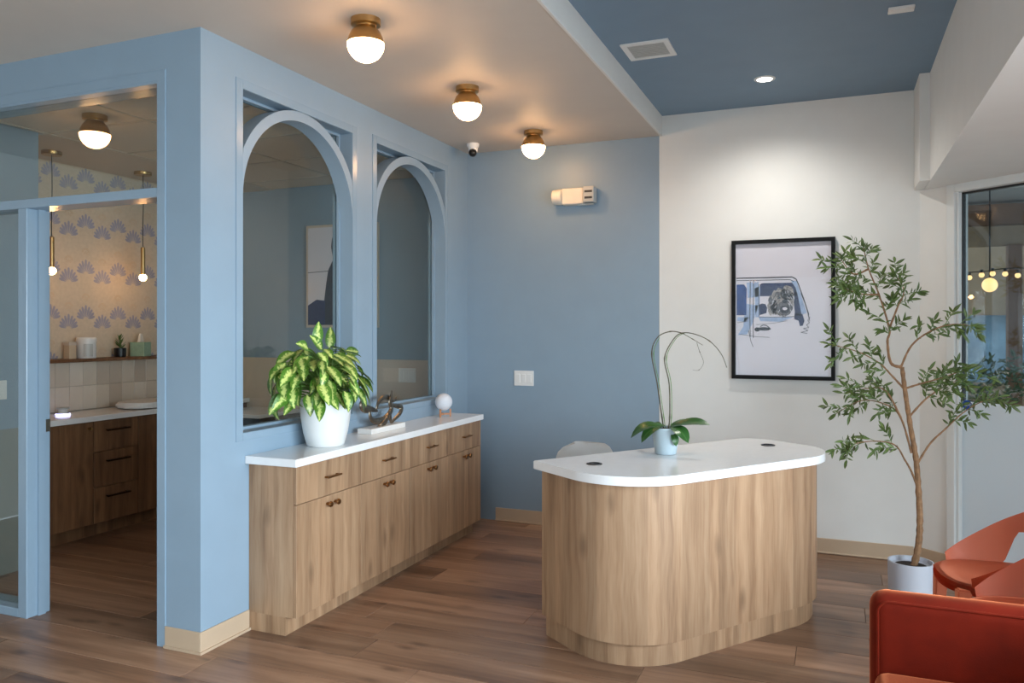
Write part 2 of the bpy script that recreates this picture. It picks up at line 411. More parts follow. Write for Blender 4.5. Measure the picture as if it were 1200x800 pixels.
ob('casing', box(-5.2, DX1+.001, YP-.006, YP, ZT+.001, ZT+.05), 'blue_gloss', d1)
ob('bottom_rail', box(-5.2, -3.927, YP-.004, YP+.13, 0, .045, bev=.003), 'blue_gloss', d1)
ob('strike_plate', box(DX0, DX0+.002, YP+.1, YP+.128, .955, 1.02), 'steel', d1)
w4 = sroot('window_4', 'clear sidelight and transom glass beside the exam room doorway', 'window')
ob('sidelight_pane', box(-5.2, -3.927, YP+.05, YP+.056, .045, ZD), 'glass', w4)
ob('transom_pane', box(-5.2, DX1, YP+.05, YP+.056, ZD+.046, ZT-.012), 'glass', w4)

# exam room shell
bm = bmesh.new(); bx(bm, XN-.1, XN, YP+TH, 3.49, 0, ZE+.02)
nw = struct('wall_exam_left', bm, 'blue', 'dark blue exam room wall left of the wallpapered niche', 'wall')
ob('lower_panel', box(XN, XN+.004, YP+TH, 3.49, 0, .886), 'grey_panel', nw)
struct('wall_exam_niche', box(XW, XN-.1, 3.39, 3.49, 0, ZE+.02), 'beige_wall', 'return wall at the near end of the niche', 'wall')
wp = struct('wall_exam_paper', box(XW-.1, XW, 3.39, YB, 0, ZE+.02), 'wallpaper', 'wallpapered niche wall with lavender fan motifs', 'wall')
wf = struct('wall_exam_back', box(XW-.1, XA-.02-.0005, YB, YB+.12, 0, 2.95), 'blue', 'slate blue far wall of the exam room seen through the arches', 'wall')
ob('lower_panel', box(XW, XA-TH, YB-.006, YB, 0, 1.243), 'beige_wall', wf)
struct('wall_exam_side', box(-6.2, -6.1, -2.6, YB, 0, 3.1), 'white_wall', 'white outer wall at the far left of the lobby', 'wall')
# exam ceiling: plaster strip + tiles
ce = struct('ceiling_exam', box(XW-.1, XA-TH, YP+TH, YB, ZE+.012, ZE+.06), 'ctile', 'lay-in tile ceiling of the exam room', 'ceiling')
ob('plaster_strip', box(XW, -4.63, 3.49, YB, ZE-.004, ZE+.012), 'cream', ce)
xs = [-4.615, -3.775, XA-TH]; ys = [YP+TH, 3.496, 4.106, 4.716, 5.326, YB]
for i in range(2):
    for j in range(5):
        ob('tile', box(xs[i]+.014, xs[i+1]-.014, ys[j]+.014, ys[j+1]-.014, ZE-.0, ZE+.012, bev=.003, seg=1), 'ctile', ce)
for x in xs: ob('grid_bar', box(x-.012, x+.012, YP+TH, YB, ZE-.004, ZE+.008), 'tbar', ce)
for y in ys[1:-1]: ob('grid_bar', box(xs[0], xs[-1], y-.012, y+.012, ZE-.003, ZE+.007), 'tbar', ce)
# wallpaper print
def fan(bm, y, z, s, petals=9):
    for k in range(petals):
        t = (k-(petals-1)/2)/((petals-1)/2)*1.2
        L = s*(1-.28*abs(t)/1.2); r0 = s*.2; wd = s*.088
        pts = []
        for (q, ww) in ((r0, .012*s), (r0+(L-r0)*.6, wd), (L*.94, wd*.75), (L, 0), (L*.94, -wd*.75), (r0+(L-r0)*.6, -wd), (r0, -.012*s)):
            pts.append(bm.verts.new((XW+.001, y+math.sin(t)*q+math.cos(t)*ww, z+math.cos(t)*q-math.sin(t)*ww)))
        bm.faces.new(pts)
def arcs(bm, y, z, s):
    for r in (s*.55, s*.72):
        n = 10; a = []; b = []
        for i in range(n+1):
            t = math.pi*i/n
            a.append(bm.verts.new((XW+.001, y-math.cos(t)*r, z+math.sin(t)*r))); b.append(bm.verts.new((XW+.001, y-math.cos(t)*(r-.006), z+math.sin(t)*(r-.006))))
        for i in range(n): bm.faces.new((a[i], a[i+1], b[i+1], b[i]))
bf = bmesh.new(); bt = bmesh.new()
for i in range(15):
    y = 3.62 + i*.147; dz = .035 if i % 2 else -.035
    for j in range(5):
        z = 1.18 + j*.35 + dz
        if z+.118 < ZE+.003: fan(bf, y, z, .118)
        if z+.3 < ZE:
            arcs(bt, y, z+.17, .05); fan(bt, y, z+.15, .035, 5)
o = ob('fan_print', bf, 'paper_blue', wp); o['kind'] = 'stuff'
o = ob('arc_print', bt, 'paper_tan', wp); o['kind'] = 'stuff'
# backsplash tiles between counter and shelf
ob('grout_bed', box(XW, XW+.004, 3.49, YB, .88, 1.25), 'grout', wp)
tw, tht = .118, .183
tm = [ob('tile', box(0, .009, .0012, tw-.0012, .0012, tht-.0012, bev=.002, seg=1), m_, wp) for m_ in M['btile']]
rt = random.Random(5)
used = set()
for r_ in range(2):
    for c_ in range(18):
        y = 3.50 + c_*tw
        k = rt.randrange(3)
        o = like(tm[k], wp) if k in used else tm[k]
        used.add(k); o.location = (XW+.003, y, .882+r_*tht)

# baseboards
def baseb(name, pts, label):
    """pts: x0,x1,y0,y1 boxes"""
    bm = bmesh.new()
    for x0, x1, y0, y1 in pts:
        bx(bm, x0, x1, y0, y1, 0, .1, bev=.002, seg=1)
    return struct(name, bm, 'base', label, 'baseboard')
bb = baseb('baseboard_back', [(-2.46, .47, YB-.008, YB)], 'tan vinyl baseboard along the back wall')
ob('toe_lip', box(-2.46, .47, YB-.018, YB-.008, 0, .012, bev=.004, seg=1), 'base', bb)
bb = baseb('baseboard_left', [(XA, XA+.008, YP-.008, 3.134), (DX1+.05, XA, YP-.008, YP)], 'tan vinyl baseboard wrapping the foot of the partition corner')
bm = bmesh.new(); bx(bm, XA+.008, XA+.016, YP-.016, 3.134, 0, .012); bx(bm, DX1+.05, XA+.008, YP-.016, YP-.008, 0, .012); ob('toe_lip', bm, 'base', bb)

# lobby shell out of view: right and rear walls with windows
bm = bmesh.new()
bx(bm, 2.6, 2.75, -2.6, -1.6, 0, ZB); bx(bm, 2.6, 2.75, 3.1, 3.75, 0, ZB); bx(bm, 2.6, 2.75, -1.6, 3.1, 0, .12); bx(bm, 2.6, 2.75, -1.6, 3.1, 2.3, ZB)
struct('wall_right', bm, 'white_wall', 'white wall with wide windows right of the camera', 'wall')
bm = bmesh.new()
bx(bm, -6.1, -4.1, -2.62, -2.5, 0, 3.1); bx(bm, 1.7, 2.75, -2.62, -2.5, 0, 3.1); bx(bm, -4.1, 1.7, -2.62, -2.5, 0, .15); bx(bm, -4.1, 1.7, -2.62, -2.5, 2.35, 3.1)
struct('wall_rear', bm, 'white_wall', 'white wall with wide windows behind the camera', 'wall')
w5 = sroot('window_5', 'wide clear window right of the camera', 'window'); ob('glass_pane', box(2.66, 2.67, -1.6, 3.1, .12, 2.3), 'glass', w5)
w6 = sroot('window_6', 'wide clear window behind the camera', 'window'); ob('glass_pane', box(-4.1, 1.7, -2.57, -2.56, .15, 2.35), 'glass', w6)

# angled storefront
SA = math.atan2(-.657, .754); P0 = (.505, YB, 0)
sf = sroot('wall_storefront', 'off-white angled wall strip beside the storefront window', 'wall', P0, SA)
ob('wall_strip', box(0, .195, 0, .12, 0, ZB), 'white_wall', sf)
ob('baseboard', box(.005, .195, -.008, 0, 0, .1), 'base', sf)
wn = sroot('window_3', 'storefront window with frosted lower film and white frame', 'window', P0, SA)
bm = bmesh.new(); bx(bm, .195, .245, -.02, .1, 0, ZB, bev=.003); ob('frame_jamb', bm, 'alu', wn)
ob('frame_stop', box(.245, .262, .0, .09, .06, 2.335, bev=.002), 'alu', wn)
ob('frame_head', box(.245, 2.9, -.02, .1, 2.335, ZB, bev=.003), 'alu', wn)
ob('frame_sill', box(.245, 2.9, -.02, .1, 0, .06, bev=.003), 'alu', wn)
ob('gasket', box(.262, .268, .03, .06, 1.056, 2.335), 'dark_seal', wn)
ob('gasket', box(.262, 2.78, .03, .06, 2.325, 2.335), 'dark_seal', wn)
ob('frame_end', box(2.78, 2.86, -.02, .1, 0, ZB), 'alu', wn)
ob('glass_pane', box(.262, 2.78, .04, .048, .06, 2.33), 'glass_store', wn)
ob('frosted_film', box(.262, 2.78, .033, .036, .06, 1.056), 'film', wn)

# ------------------------------------------------------------------ credenza: four units + worktop
def cab_unit(loc, width, label, group):
    t = thing('base_cabinet', label, 'cabinet', loc, 0, group)      # local: x out from wall, y along wall
    D = .27; dh = .17
    ob('body', box(.002, D, .001, width-.001, .09, .828), 'oak', t)
    ob('toe_kick', box(.002, D-.045, .0, width, 0, .09), 'oak', t)
    g = .0018
    dr = ob('drawer', box(D+.001, D+.02, g, width-g, .828-dh-.015, .826, bev=.0012, seg=1), 'oak', t)
    hy = width/2; hz = .74
    bm = bmesh.new(); bx(bm, D+.042, D+.050, hy-.062, hy+.062, hz-.005, hz+.005, bev=.002)
    for s in (-1, 1): bx(bm, D+.019, D+.044, hy+s*.048-.004, hy+s*.048+.004, hz-.004, hz+.004)
    ob('handle', bm, 'bronze_pull', dr)
    for s in (0, 1):
        y0_, y1_ = (g, width/2-g/2) if s == 0 else (width/2+g/2, width-g)
        d_ = ob('door', box(D+.001, D+.02, y0_, y1_, .092, .828-dh-.018, bev=.0012, seg=1), 'oak', t)
        ky = width/2 + (-1 if s == 0 else 1)*.034
        bm = lathe([(0, 0), (.0075, 0), (.006, .012), (.013, .018), (.016, .026), (.013, .032), (0, .034)], 14)
        bmesh.ops.rotate(bm, verts=bm.verts[:], cent=(0, 0, 0), matrix=Matrix.Rotation(R(90), 3, 'Y'))
        bmesh.ops.translate(bm, verts=bm.verts[:], vec=(D+.02, ky, .60))
        ob('knob', bm, 'bronze_pull', d_)
    return t
edges = [3.135, 3.70, 4.24, 4.765, 5.285]
labs = ['light oak cabinet unit nearest the partition corner, end panel showing', 'light oak cabinet unit below the bronze sculpture, second from the corner',
        'light oak cabinet unit third from the partition corner', 'light oak cabinet unit below the moon lamp, next to back wall']
for i in range(4):
    cab_unit((XA, edges[i], 0), edges[i+1]-edges[i], labs[i], 'cabinet units under the arched windows')
wt = tag(ob('worktop', box(0, .307, 3.108, 5.297, .83, .869, bev=.003), 'quartz', None, (XA+.001, 0, 0)), 'long white quartz worktop on the cabinets under the arches', 'worktop')

# ------------------------------------------------------------------ reception desk
al = R(35.7); AX = (math.sin(al), math.cos(al)); NX = (math.cos(al), -math.sin(al))
def dk(a, b): return (a*AX[0]+b*NX[0], a*AX[1]+b*NX[1], 0)
DO = (2.90, -2.90)
desk = thing('reception_desk', 'light oak reception desk with rounded ends and white quartz top', 'desk', dk(*DO), R(54.3))
def desk_outline(ins, n=36):
    """a, b outline -> local (x, y) with y = -(b - b0); ins = inset"""
    pts = []
    def arc(ca, cb, ra, rb, t0, t1, m=n):
        for i in range(m+1):
            t = R(t0+(t1-t0)*i/m); pts.append((ca+ra*math.cos(t), cb+rb*math.sin(t)))
    a0, a1, b0, b1 = 2.14+ins, 3.712-ins, -3.225+ins, -2.56-ins
    pts.append((a0, b0))
    pts.append((a1-.13, b0)); arc(a1-.13, b0+.13, .13, .13, -90, 0, 16)
    arc(a1-.36, b1-.30, .36, .30, 0, 90)
    arc(a0+.34, b1-.34, .34, .34, 90, 180)
    return [(a-DO[0], -(b-DO[1])) for a, b in pts]
def wall_of(outline, z0, z1):
    bm = bmesh.new(); uv = bm.loops.layers.uv.new('UVMap'); n = len(outline); d = 0
    lo = [bm.verts.new((x, y, z0)) for x, y in outline]; hi = [bm.verts.new((x, y, z1)) for x, y in outline]
    for i in range(n):
        j = (i+1) % n; L = math.dist(outline[i], outline[j])
        f = bm.faces.new((lo[i], lo[j], hi[j], hi[i])); f.smooth = L < .12
        for l, (u_, v_) in zip(f.loops, ((d, z0), (d+L, z0), (d+L, z1), (d, z1))): l[uv].uv = (u_, v_)
        d += L
    for vs in (lo[::-1], hi):
        f = bm.faces.new(vs)
        for l in f.loops: l[uv].uv = (l.vert.co.x, l.vert.co.y)
    bmesh.ops.recalc_face_normals(bm, faces=bm.faces[:]); return bm
ob('plinth', wall_of(desk_outline(.045), 0, .098), 'oak', desk)
ob('body', wall_of(desk_outline(.03), .1, .811), 'oak', desk)
bm = prism(desk_outline(0), .811, .852, bev=.003); ob('worktop', bm, 'quartz', desk)
for a, b in ((2.33, -2.985), (3.525, -2.955)):
    bm = lathe([(.038, 0), (.038, .003), (.034, .005), (.026, .004), (.026, .001), (0, .001)], 28)
    g_ = ob('grommet', bm, 'black', desk, (a-DO[0], -(b-DO[1]), .852))

# ------------------------------------------------------------------ white shell chair behind the desk
def shell_chair(loc, rz):
    """faces local +x; one continuous shell, four dowel legs"""
    t = thing('shell_chair', 'white moulded shell chair tucked behind the desk', 'chair', loc, rz)
    bm = bmesh.new(); prof = spl([(.24, 0, .425), (.18, 0, .445), (0, 0, .43), (-.13, 0, .435), (-.2, 0, .50), (-.235, 0, .62), (-.26, 0, .74), (-.275, 0, .83)], 4)
    n = 16; rows = []
    L = len(prof)-1
    for i, p in enumerate(prof):
        s = i/L
        hw = .225-.02*abs(s-.4)
        if s > .72: hw *= math.sqrt(max(0.0, 1-((s-.72)/.285)**5))
        if s < .12: hw *= .85+.15*s/.12
        row = []
        for k in range(n+1):
            v = -1+2*k/n
            lift = .045*v**4 if s < .45 else 0
            fw = (.075*v*v) if s >= .45 else .075*v*v*max(0, (s-.3)/.15)
            row.append(bm.verts.new((p.x+fw, v*hw, p.z+lift)))
        rows.append(row)
    for a, b in zip(rows, rows[1:]):
        for k in range(n): bm.faces.new((a[k], b[k], b[k+1], a[k+1])).smooth = True
    bmesh.ops.solidify(bm, geom=bm.faces[:], thickness=.008)
    ob('shell', bm, 'white_plastic', t, smooth=True)
    for sx in (-1, 1):
        for sy in (-1, 1):
            ob('leg', tube([(sx*.1, sy*.1, .415), (sx*.2, sy*.2, .0)], [.015, .011], 10), 'stand_wood', t)
    ob('cross_brace', tube([(-.12, 0, .40), (.12, 0, .40)], .008, 8, tube([(0, -.12, .40), (0, .12, .40)], .008, 8)), 'black', t)
    return t
cp = dk(2.81, -3.50)
shell_chair((cp[0], cp[1], 0), R(-35.7+0))

# ------------------------------------------------------------------ leaves
def leaf_mesh(name, L, W, mat, droop=.3, fold=.25, nu=6, shape=None, curl=0.0):
    bm = bmesh.new(); uv = bm.loops.layers.uv.new('UVMap'); rows = []
    for i in range(nu+1):
        t = i/nu
        w_ = W*.5*(math.sin(math.pi*t**.8)**.85 if 0 < t < 1 else 0)
        if shape: w_ = W*.5*shape(t)
        a = droop*t*t
        x = L*t*(1-.25*abs(a)); z = -L*a*.6
        row = [bm.verts.new((x, s*w_, z+abs(s)*w_*fold+curl*abs(s)*w_)) for s in ((-1, -.5, 0, .5, 1) if w_ > 1e-6 else (0,))]
        rows.append((t, row))
    for (t0, a), (t1, b) in zip(rows, rows[1:]):
        n = max(len(a), len(b))
        for k in range(n-1):
            q = [(a[min(k, len(a)-1)], t0, k), (a[min(k+1, len(a)-1)], t0, k+1), (b[min(k+1, len(b)-1)], t1, k+1), (b[min(k, len(b)-1)], t1, k)]
            u = []
            for v in q:
                if v[0] not in [s[0] for s in u]: u.append(v)
            f = bm.faces.new([v[0] for v in u]); f.smooth = True
            for l, v in zip(f.loops, u): l[uv].uv = (v[1], v[2]/4)
    bm.normal_update()
    me = bpy.data.meshes.new(name); bm.to_mesh(me); bm.free(); me.materials.append(M[mat]); return me
def leaf_at(name, me, parent, p, d, s=1, roll=0.0, nrm=None):
    """leaf from p along direction d with its face towards nrm / up"""
    d = Vector(d).normalized(); upv = Vector(nrm) if nrm else Vector((0, 0, 1))
    y = upv.cross(d)
    y = y.normalized() if y.length > 1e-3 else d.orthogonal().normalized()
    z = d.cross(y); mt = Matrix((d, y, z)).transposed() @ Matrix.Rotation(roll, 3, 'X')
    o = bpy.data.objects.new(name, me); COL.objects.link(o); o.parent = parent
    o.location = p; o.rotation_euler = mt.to_euler(); o.scale = (s, s, s); return o

# dieffenbachia
pl = thing('potted_plant', 'bushy variegated green plant in tapered white pot on worktop', 'plant', (-2.555, 3.565, .869))
ob('pot', lathe([(0, 0), (.092, 0), (.100, .006), (.118, .07), (.131, .15), (.137, .215), (.138, .245), (.132, .248), (.128, .24), (.126, .2), (0, .2)], 40), 'white_ceramic', pl)
ob('soil', lathe([(.126, .205), (.08, .215), (0, .218)], 24), 'soil', pl)
lsh = lambda t: math.sin(math.pi*t**.72)**.8 if 0 < t < 1 else 0
lm = [leaf_mesh('leaf', .145, .070, 'leaf_dieff', .45, .25, 7, lsh), leaf_mesh('leaf', .13, .064, 'leaf_dieff', .7, .3, 7, lsh), leaf_mesh('leaf', .155, .066, 'leaf_dieff', .3, .2, 7, lsh)]
rl = random.Random(11); bs = bmesh.new()
NL = 128
for i in range(NL):
    f = (i+.5)/NL
    az = i*2.39996 + rl.uniform(-.25, .25)
    se = -.42+1.38*f; se = min(se, .97); el = math.asin(se)
    k = 1.0 if i % 4 else .68
    dirv = Vector((math.cos(az)*math.cos(el), math.sin(az)*math.cos(el), se))
    p = Vector((dirv.x*.185*k, dirv.y*.285*k-.085, .355+dirv.z*.185*k))       # leaf base on a dome
    if p.x < -.07: p.x = -.07+rl.uniform(-.02, .02)
    hz = Vector((math.cos(az), math.sin(az), 0))
    d = hz*(.75+.3*rl.random()) + Vector((0, 0, -.95+.8*max(se, 0)+rl.uniform(-.3, .3)))
    d += Vector((-hz.y, hz.x, 0))*rl.uniform(-.5, .5)
    if p.x < -.03 and d.x < 0: d.x *= -.2; d.z -= .2
    nr = dirv*1.0 + Vector((.2, -.15, .45))
    leaf_at('leaf', lm[i % 3], pl, p, d, rl.uniform(.72, 1.05), rl.uniform(-.3, .3), nr)
    tube(spl([(rl.uniform(-.05, .05), rl.uniform(-.05, .05), .205), (p.x*.45, p.y*.45, p.z*.8+.05), tuple(p)], 4), [.004]*8+[.003], 5, bs)
o = ob('stems', bs, 'stem_green', pl); o['kind'] = 'stuff'
for p, d in (((.0, -.08, .545), (.1, .05, 1)), ((-.01, .05, .52), (0, .15, 1)), ((.02, -.18, .53), (.3, -.9, .25)), ((.0, -.03, .52), (.1, -.6, .45)), ((.03, .14, .50), (.2, .9, .05))):
    leaf_at('leaf', lm[2], pl, p, d, .88, rl.uniform(-.3, .3), (1, -.8, .3))

# sculpture
sc = thing('bronze_sculpture', 'abstract bronze ribbon sculpture on a white marble block', 'sculpture', (-2.60, 4.215, .869), 0)
ob('base', box(-.05, .05, -.2, .2, 0, .032, bev=.003), 'marble', sc)
def sv(pts, rad, z=0):
    """crop coordinates -> local y, z"""
    out = []
    for (u, v) in pts: out.append((z, (u-345)/345*.40, .032+(455-v)/330*.235))
    q = spl(out, 5); n = len(q)
    rr = [rad[0]+(rad[1]-rad[0])*math.sin(math.pi*(i/(n-1))**.8) for i in range(n)]
    return q, rr
bm = bmesh.new()
for pts, rad, z in [([(150, 205), (148, 262), (190, 290), (240, 300), (300, 325)], (.006, .026), .0),
                    ([(215, 300), (225, 372), (270, 408), (340, 408), (400, 375), (432, 320), (415, 262), (430, 215), (438, 165)], (.008, .021), .005),
                    ([(300, 320), (320, 255), (370, 218), (420, 228), (470, 262), (510, 235)], (.005, .018), -.01),
                    ([(440, 290), (500, 312), (548, 330), (528, 385), (470, 425), (440, 452)], (.009, .017), .0),
                    ([(400, 375), (350, 430), (300, 470), (262, 486)], (.010, .024), .01),
                    ([(420, 340), (425, 400), (440, 455)], (.009, .015), .0)]:
    q, rr = sv(pts, rad, z); tube(q, rr, 8, bm, .55, (1, 0, 0))
bmesh.ops.translate(bm, verts=[v for v in bm.verts if v.co.z < .034], vec=(0, 0, .0))
for v in bm.verts: v.co.z = max(v.co.z, .0315)
ob('ribbon', bm, 'sculpt', sc, smooth=True)

# moon lamp
ml = thing('moon_lamp', 'round white moon lamp on small wooden stand', 'lamp', (-2.60, 5.045, .869))
bm = bmesh.new(); bmesh.ops.create_uvsphere(bm, u_segments=40, v_segments=24, radius=.062)
bmesh.ops.translate(bm, verts=bm.verts[:], vec=(0, 0, .105)); ob('globe', bm, 'moon', ml, smooth=True)
for k in range(3):
    a = k*2*math.pi/3+.5; bm = bmesh.new()
    c, s = math.cos(a), math.sin(a)
    bx(bm, .005, .052, -.006, .006, .014, .026); bx(bm, .042, .054, -.006, .006, 0, .056, bev=.003)
    bmesh.ops.rotate(bm, verts=bm.verts[:], cent=(0, 0, 0), matrix=Matrix.Rotation(a, 3, 'Z'))
    ob('stand_arm', bm, 'stand_wood', ml)

# orchid
orx = thing('potted_orchid', 'bare-stemmed orchid in pale blue pot on the reception desk', 'plant', (-.81, 4.075, .8535))
ob('pot', lathe([(0, 0), (.052, 0), (.055, .004), (.073, .13), (.073, .136), (.069, .137), (.066, .12), (0, .115)], 36), 'grey_ceramic', orx)
ob('moss', lathe([(.066, .12), (.04, .128), (0, .13)], 20), 'soil', orx)
ols = lambda t: math.sin(math.pi*min(1, t*.94+.06)**1.15)**.7 if t < 1 else 0
om = leaf_mesh('leaf', .21, .085, 'leaf_orchid', .5, .18, 8, ols); om2 = leaf_mesh('leaf', .16, .08, 'leaf_orchid', 1.0, .15, 8, ols)
for me, p, d, s in ((om, (.03, -.01, .14), (.9, -.25, .42), 1.05), (om2, (-.02, -.02, .145), (-.9, -.5, .25), 1.1), (om2, (.0, -.03, .15), (-.7, -.7, .05), 1.0),
                    (om, (.02, .03, .14), (.8, .5, .3), .9), (om2, (.035, -.02, .14), (.5, -.6, .15), .95), (om2, (.04, -.04, .12), (.45, -.5, -.5), .5), (om2, (-.03, .03, .14), (-.8, .4, .2), .9)):
    leaf_at('leaf', me, orx, p, d, s, 0, (0, -.35, 1))
s1 = [(-.011, .11), (-.024, .184), (-.046, .361), (-.073, .516), (-.046, .601), (.02, .632), (.086, .624)]
s2 = [(.011, .11), (.02, .186), (.02, .363), (-.002, .495), (.042, .593), (.086, .624), (.151, .619), (.224, .585), (.279, .521), (.308, .452)]
s3 = [(.086, .624), (.138, .593), (.19, .563)]; s4 = [(.16, .576), (.173, .528), (.194, .476), (.173, .437), (.138, .436)]
def vine(pts, r0, r1, dy=0, j=0):
    q = spl([(x+j*math.sin(i*2.1), dy+.012*math.sin(i*1.7), z) for i, (x, z) in enumerate(pts)], 6); n = len(q)
    return tube(q, [r0+(r1-r0)*i/(n-1) + (.0012 if i % 12 == 6 else 0) for i in range(n)], 7)
ob('flower_stem', vine(s1, .0038, .0024, .01), 'stem_dark', orx); ob('flower_stem', vine(s2, .0038, .0017, -.01), 'stem_dark', orx)
ob('stake', vine([(x+.012, z) for x, z in s1[:5]], .0018, .0016, .0), 'stem_green', orx)
ob('stake', vine([(x+.007, z) for x, z in s2[:6]], .0018, .0016, .005), 'stem_green', orx)
ob('side_stem', vine(s3, .002, .0012, -.01), 'stem_dark', orx); ob('side_stem', vine(s4, .0013, .0006, -.01), 'stem_dark', orx)

# ------------------------------------------------------------------ back wall fittings
pic = thing('framed_picture', 'black framed print of shaggy dog in a car window on white wall', 'picture', (-.3295, YB, 1.632))
fw, fh, ft = .3335, .478, .026
bm = bmesh.new(); bx(bm, -fw, -fw+ft, -.03, 0, -fh, fh); bx(bm, fw-ft, fw, -.03, 0, -fh, fh); bx(bm, -fw+ft, fw-ft, -.03, 0, fh-ft, fh); bx(bm, -fw+ft, fw-ft, -.03, 0, -fh, -fh+ft)
ob('frame', bm, 'black_frame', pic)
pp = ob('print', box(-fw+ft, fw-ft, -.012, -.002, -fh+ft, fh-ft), 'paper', pic)
def art(name, polys, mat, dep, parent, mp):
    bm = bmesh.new()
    for P in polys: prism([mp(u, v) for u, v in P], 0, .0005, bm, lambda u, v, w_: (u, -.012-dep-w_, v))
    return ob(name, bm, mat, parent)
def line(pts, w_):
    out = []
    for (x0_, y0_), (x1_, y1_) in zip(pts, pts[1:]):
        L = math.hypot(x1_-x0_, y1_-y0_) or 1; nx, ny = -(y1_-y0_)/L*w_/2, (x1_-x0_)/L*w_/2
        out.append([(x0_+nx, y0_+ny), (x1_+nx, y1_+ny), (x1_-nx, y1_-ny), (x0_-nx, y0_-ny)])
    return out
def ell(cx, cy, rx, ry, n=14, jit=0, seed=1):
    q = random.Random(seed)
    return [(cx+rx*math.cos(2*math.pi*i/n)*(1+q.uniform(-jit, jit)), cy+ry*math.sin(2*math.pi*i/n)*(1+q.uniform(-jit, jit))) for i in range(n)]
mpA = lambda u, v: ((u-305)/534*.667, (411-v)/724*.956)
art('pale_wash', [[(118, 270), (182, 268), (180, 345), (122, 350)], [(112, 380), (180, 390), (150, 480), (120, 540), (70, 545), (100, 500)], [(160, 300), (188, 290), (186, 450), (165, 452)],
    [(182, 450), (360, 452), (300, 475), (190, 472)], [(350, 262), (378, 268), (430, 430), (405, 440)], [(70, 450), (130, 452), (110, 475), (66, 470)]], 'wash', .0002, pp, mpA)
art('rear_window_ink', [[(64, 279), (103, 279), (118, 300), (116, 440), (64, 440)]], 'royal', .0006, pp, mpA)
art('front_window_ink', [[(188, 280), (205, 274), (355, 275), (372, 300), (384, 342), (188, 342)], [(184, 386), (200, 380), (218, 384), (226, 404), (222, 430), (186, 440)],
    [(370, 300), (382, 330), (400, 420), (404, 450), (370, 440), (364, 380)], [(368, 430), (408, 436), (418, 470), (410, 495), (395, 498), (388, 470), (366, 462)]], 'navy', .0006, pp, mpA)
art('car_outline', line([(63, 246), (355, 246), (375, 256), (388, 285), (418, 370), (440, 440)], 5) + line([(63, 258), (345, 259), (365, 270)], 3) + line([(400, 330), (428, 400), (444, 470)], 3)
    + line([(137, 264), (135, 450), (137, 555)], 3.5) + line([(155, 262), (152, 450), (153, 560)], 3.5) + line([(128, 520), (140, 575), (152, 606)], 2.5)
    + line([(182, 450), (300, 452), (370, 448)], 2.5) + line([(182, 280), (183, 445)], 3)
    + line([(440, 430), (436, 445), (446, 455), (434, 468), (444, 480), (428, 492), (440, 505), (412, 510), (436, 520), (400, 530), (432, 535)], 2.5)
    + line([(80, 540), (160, 552), (240, 556)], 2) + line([(70, 480), (125, 470)], 2) + line([(170, 490), (260, 482), (330, 470)], 1.6), 'ink', .001, pp, mpA)
art('door_handle_ink', [ell(174, 515, 15, 11), ell(208, 512, 38, 9)] + line([(190, 500), (205, 492), (222, 494), (240, 508)], 4), 'ink', .0012, pp, mpA)
art('dog_fur', [ell(302, 375, 62, 72, 40, .1, 3), ell(255, 400, 26, 42, 22, .16, 4), ell(330, 330, 34, 38, 22, .14, 5)], 'dog', .0012, pp, mpA)
art('dog_shade', [ell(318, 405, 40, 38, 22, .1, 6), ell(285, 330, 16, 9, 12, .2, 7), ell(338, 322, 14, 8, 12, .2, 8), ell(243, 365, 10, 26, 12, .2, 9)], 'dogd', .0018, pp, mpA)
art('dog_features', [ell(290, 352, 6, 6), ell(340, 345, 6, 6), ell(318, 370, 14, 11), ell(318, 412, 26, 20)], 'ink', .0024, pp, mpA)
rf = random.Random(4)
fur = []
for i in range(70):
    a, q = rf.uniform(0, 6.28), rf.uniform(.45, 1.12); x_, y_ = 304+58*q*math.cos(a), 370+66*q*math.sin(a); L = rf.uniform(12, 26)
    fur += line([(x_, y_), (x_+L*math.cos(a)*.5+rf.uniform(-4, 4), y_+L*.7)], 2.6)
art('fur_stroke', fur[::2], 'paper', .0021, pp, mpA); art('fur_shadow', fur[1::2], 'ink', .0021, pp, mpA)
art('dog_tongue', [ell(318, 408, 13, 8)], 'paper', .003, pp, mpA)
ob('glazing', box(-fw+ft, fw-ft, -.0235, -.021, -fh+ft, fh-ft), 'glass_clear', pic)

def switch_plate(loc, rz, n, label, mat='white_plastic'):
    t = thing('switch_plate', label, 'light switch', loc, rz)      # local front faces -y
    w_ = .07+.046*(n-1)
    ob('plate', box(-w_/2, w_/2, -.007, 0, -.058, .058, bev=.003), mat, t)
    for i in range(n):
        x = (i-(n-1)/2)*.046
        ob('rocker', box(x-.016, x+.016, -.011, -.006, -.033, .033, bev=.002), 'white_ceramic', t)
    return t
switch_plate((-2.222, YB, 1.117), 0, 3, 'white triple light switch on the blue back wall')
switch_plate((-3.25, YB-.006, 1.117), 0, 3, 'pale light switch seen through the arch by the moon lamp')
switch_plate((XN, 3.245, 1.127), R(90), 1, 'white light switch behind the sidelight at the left edge')

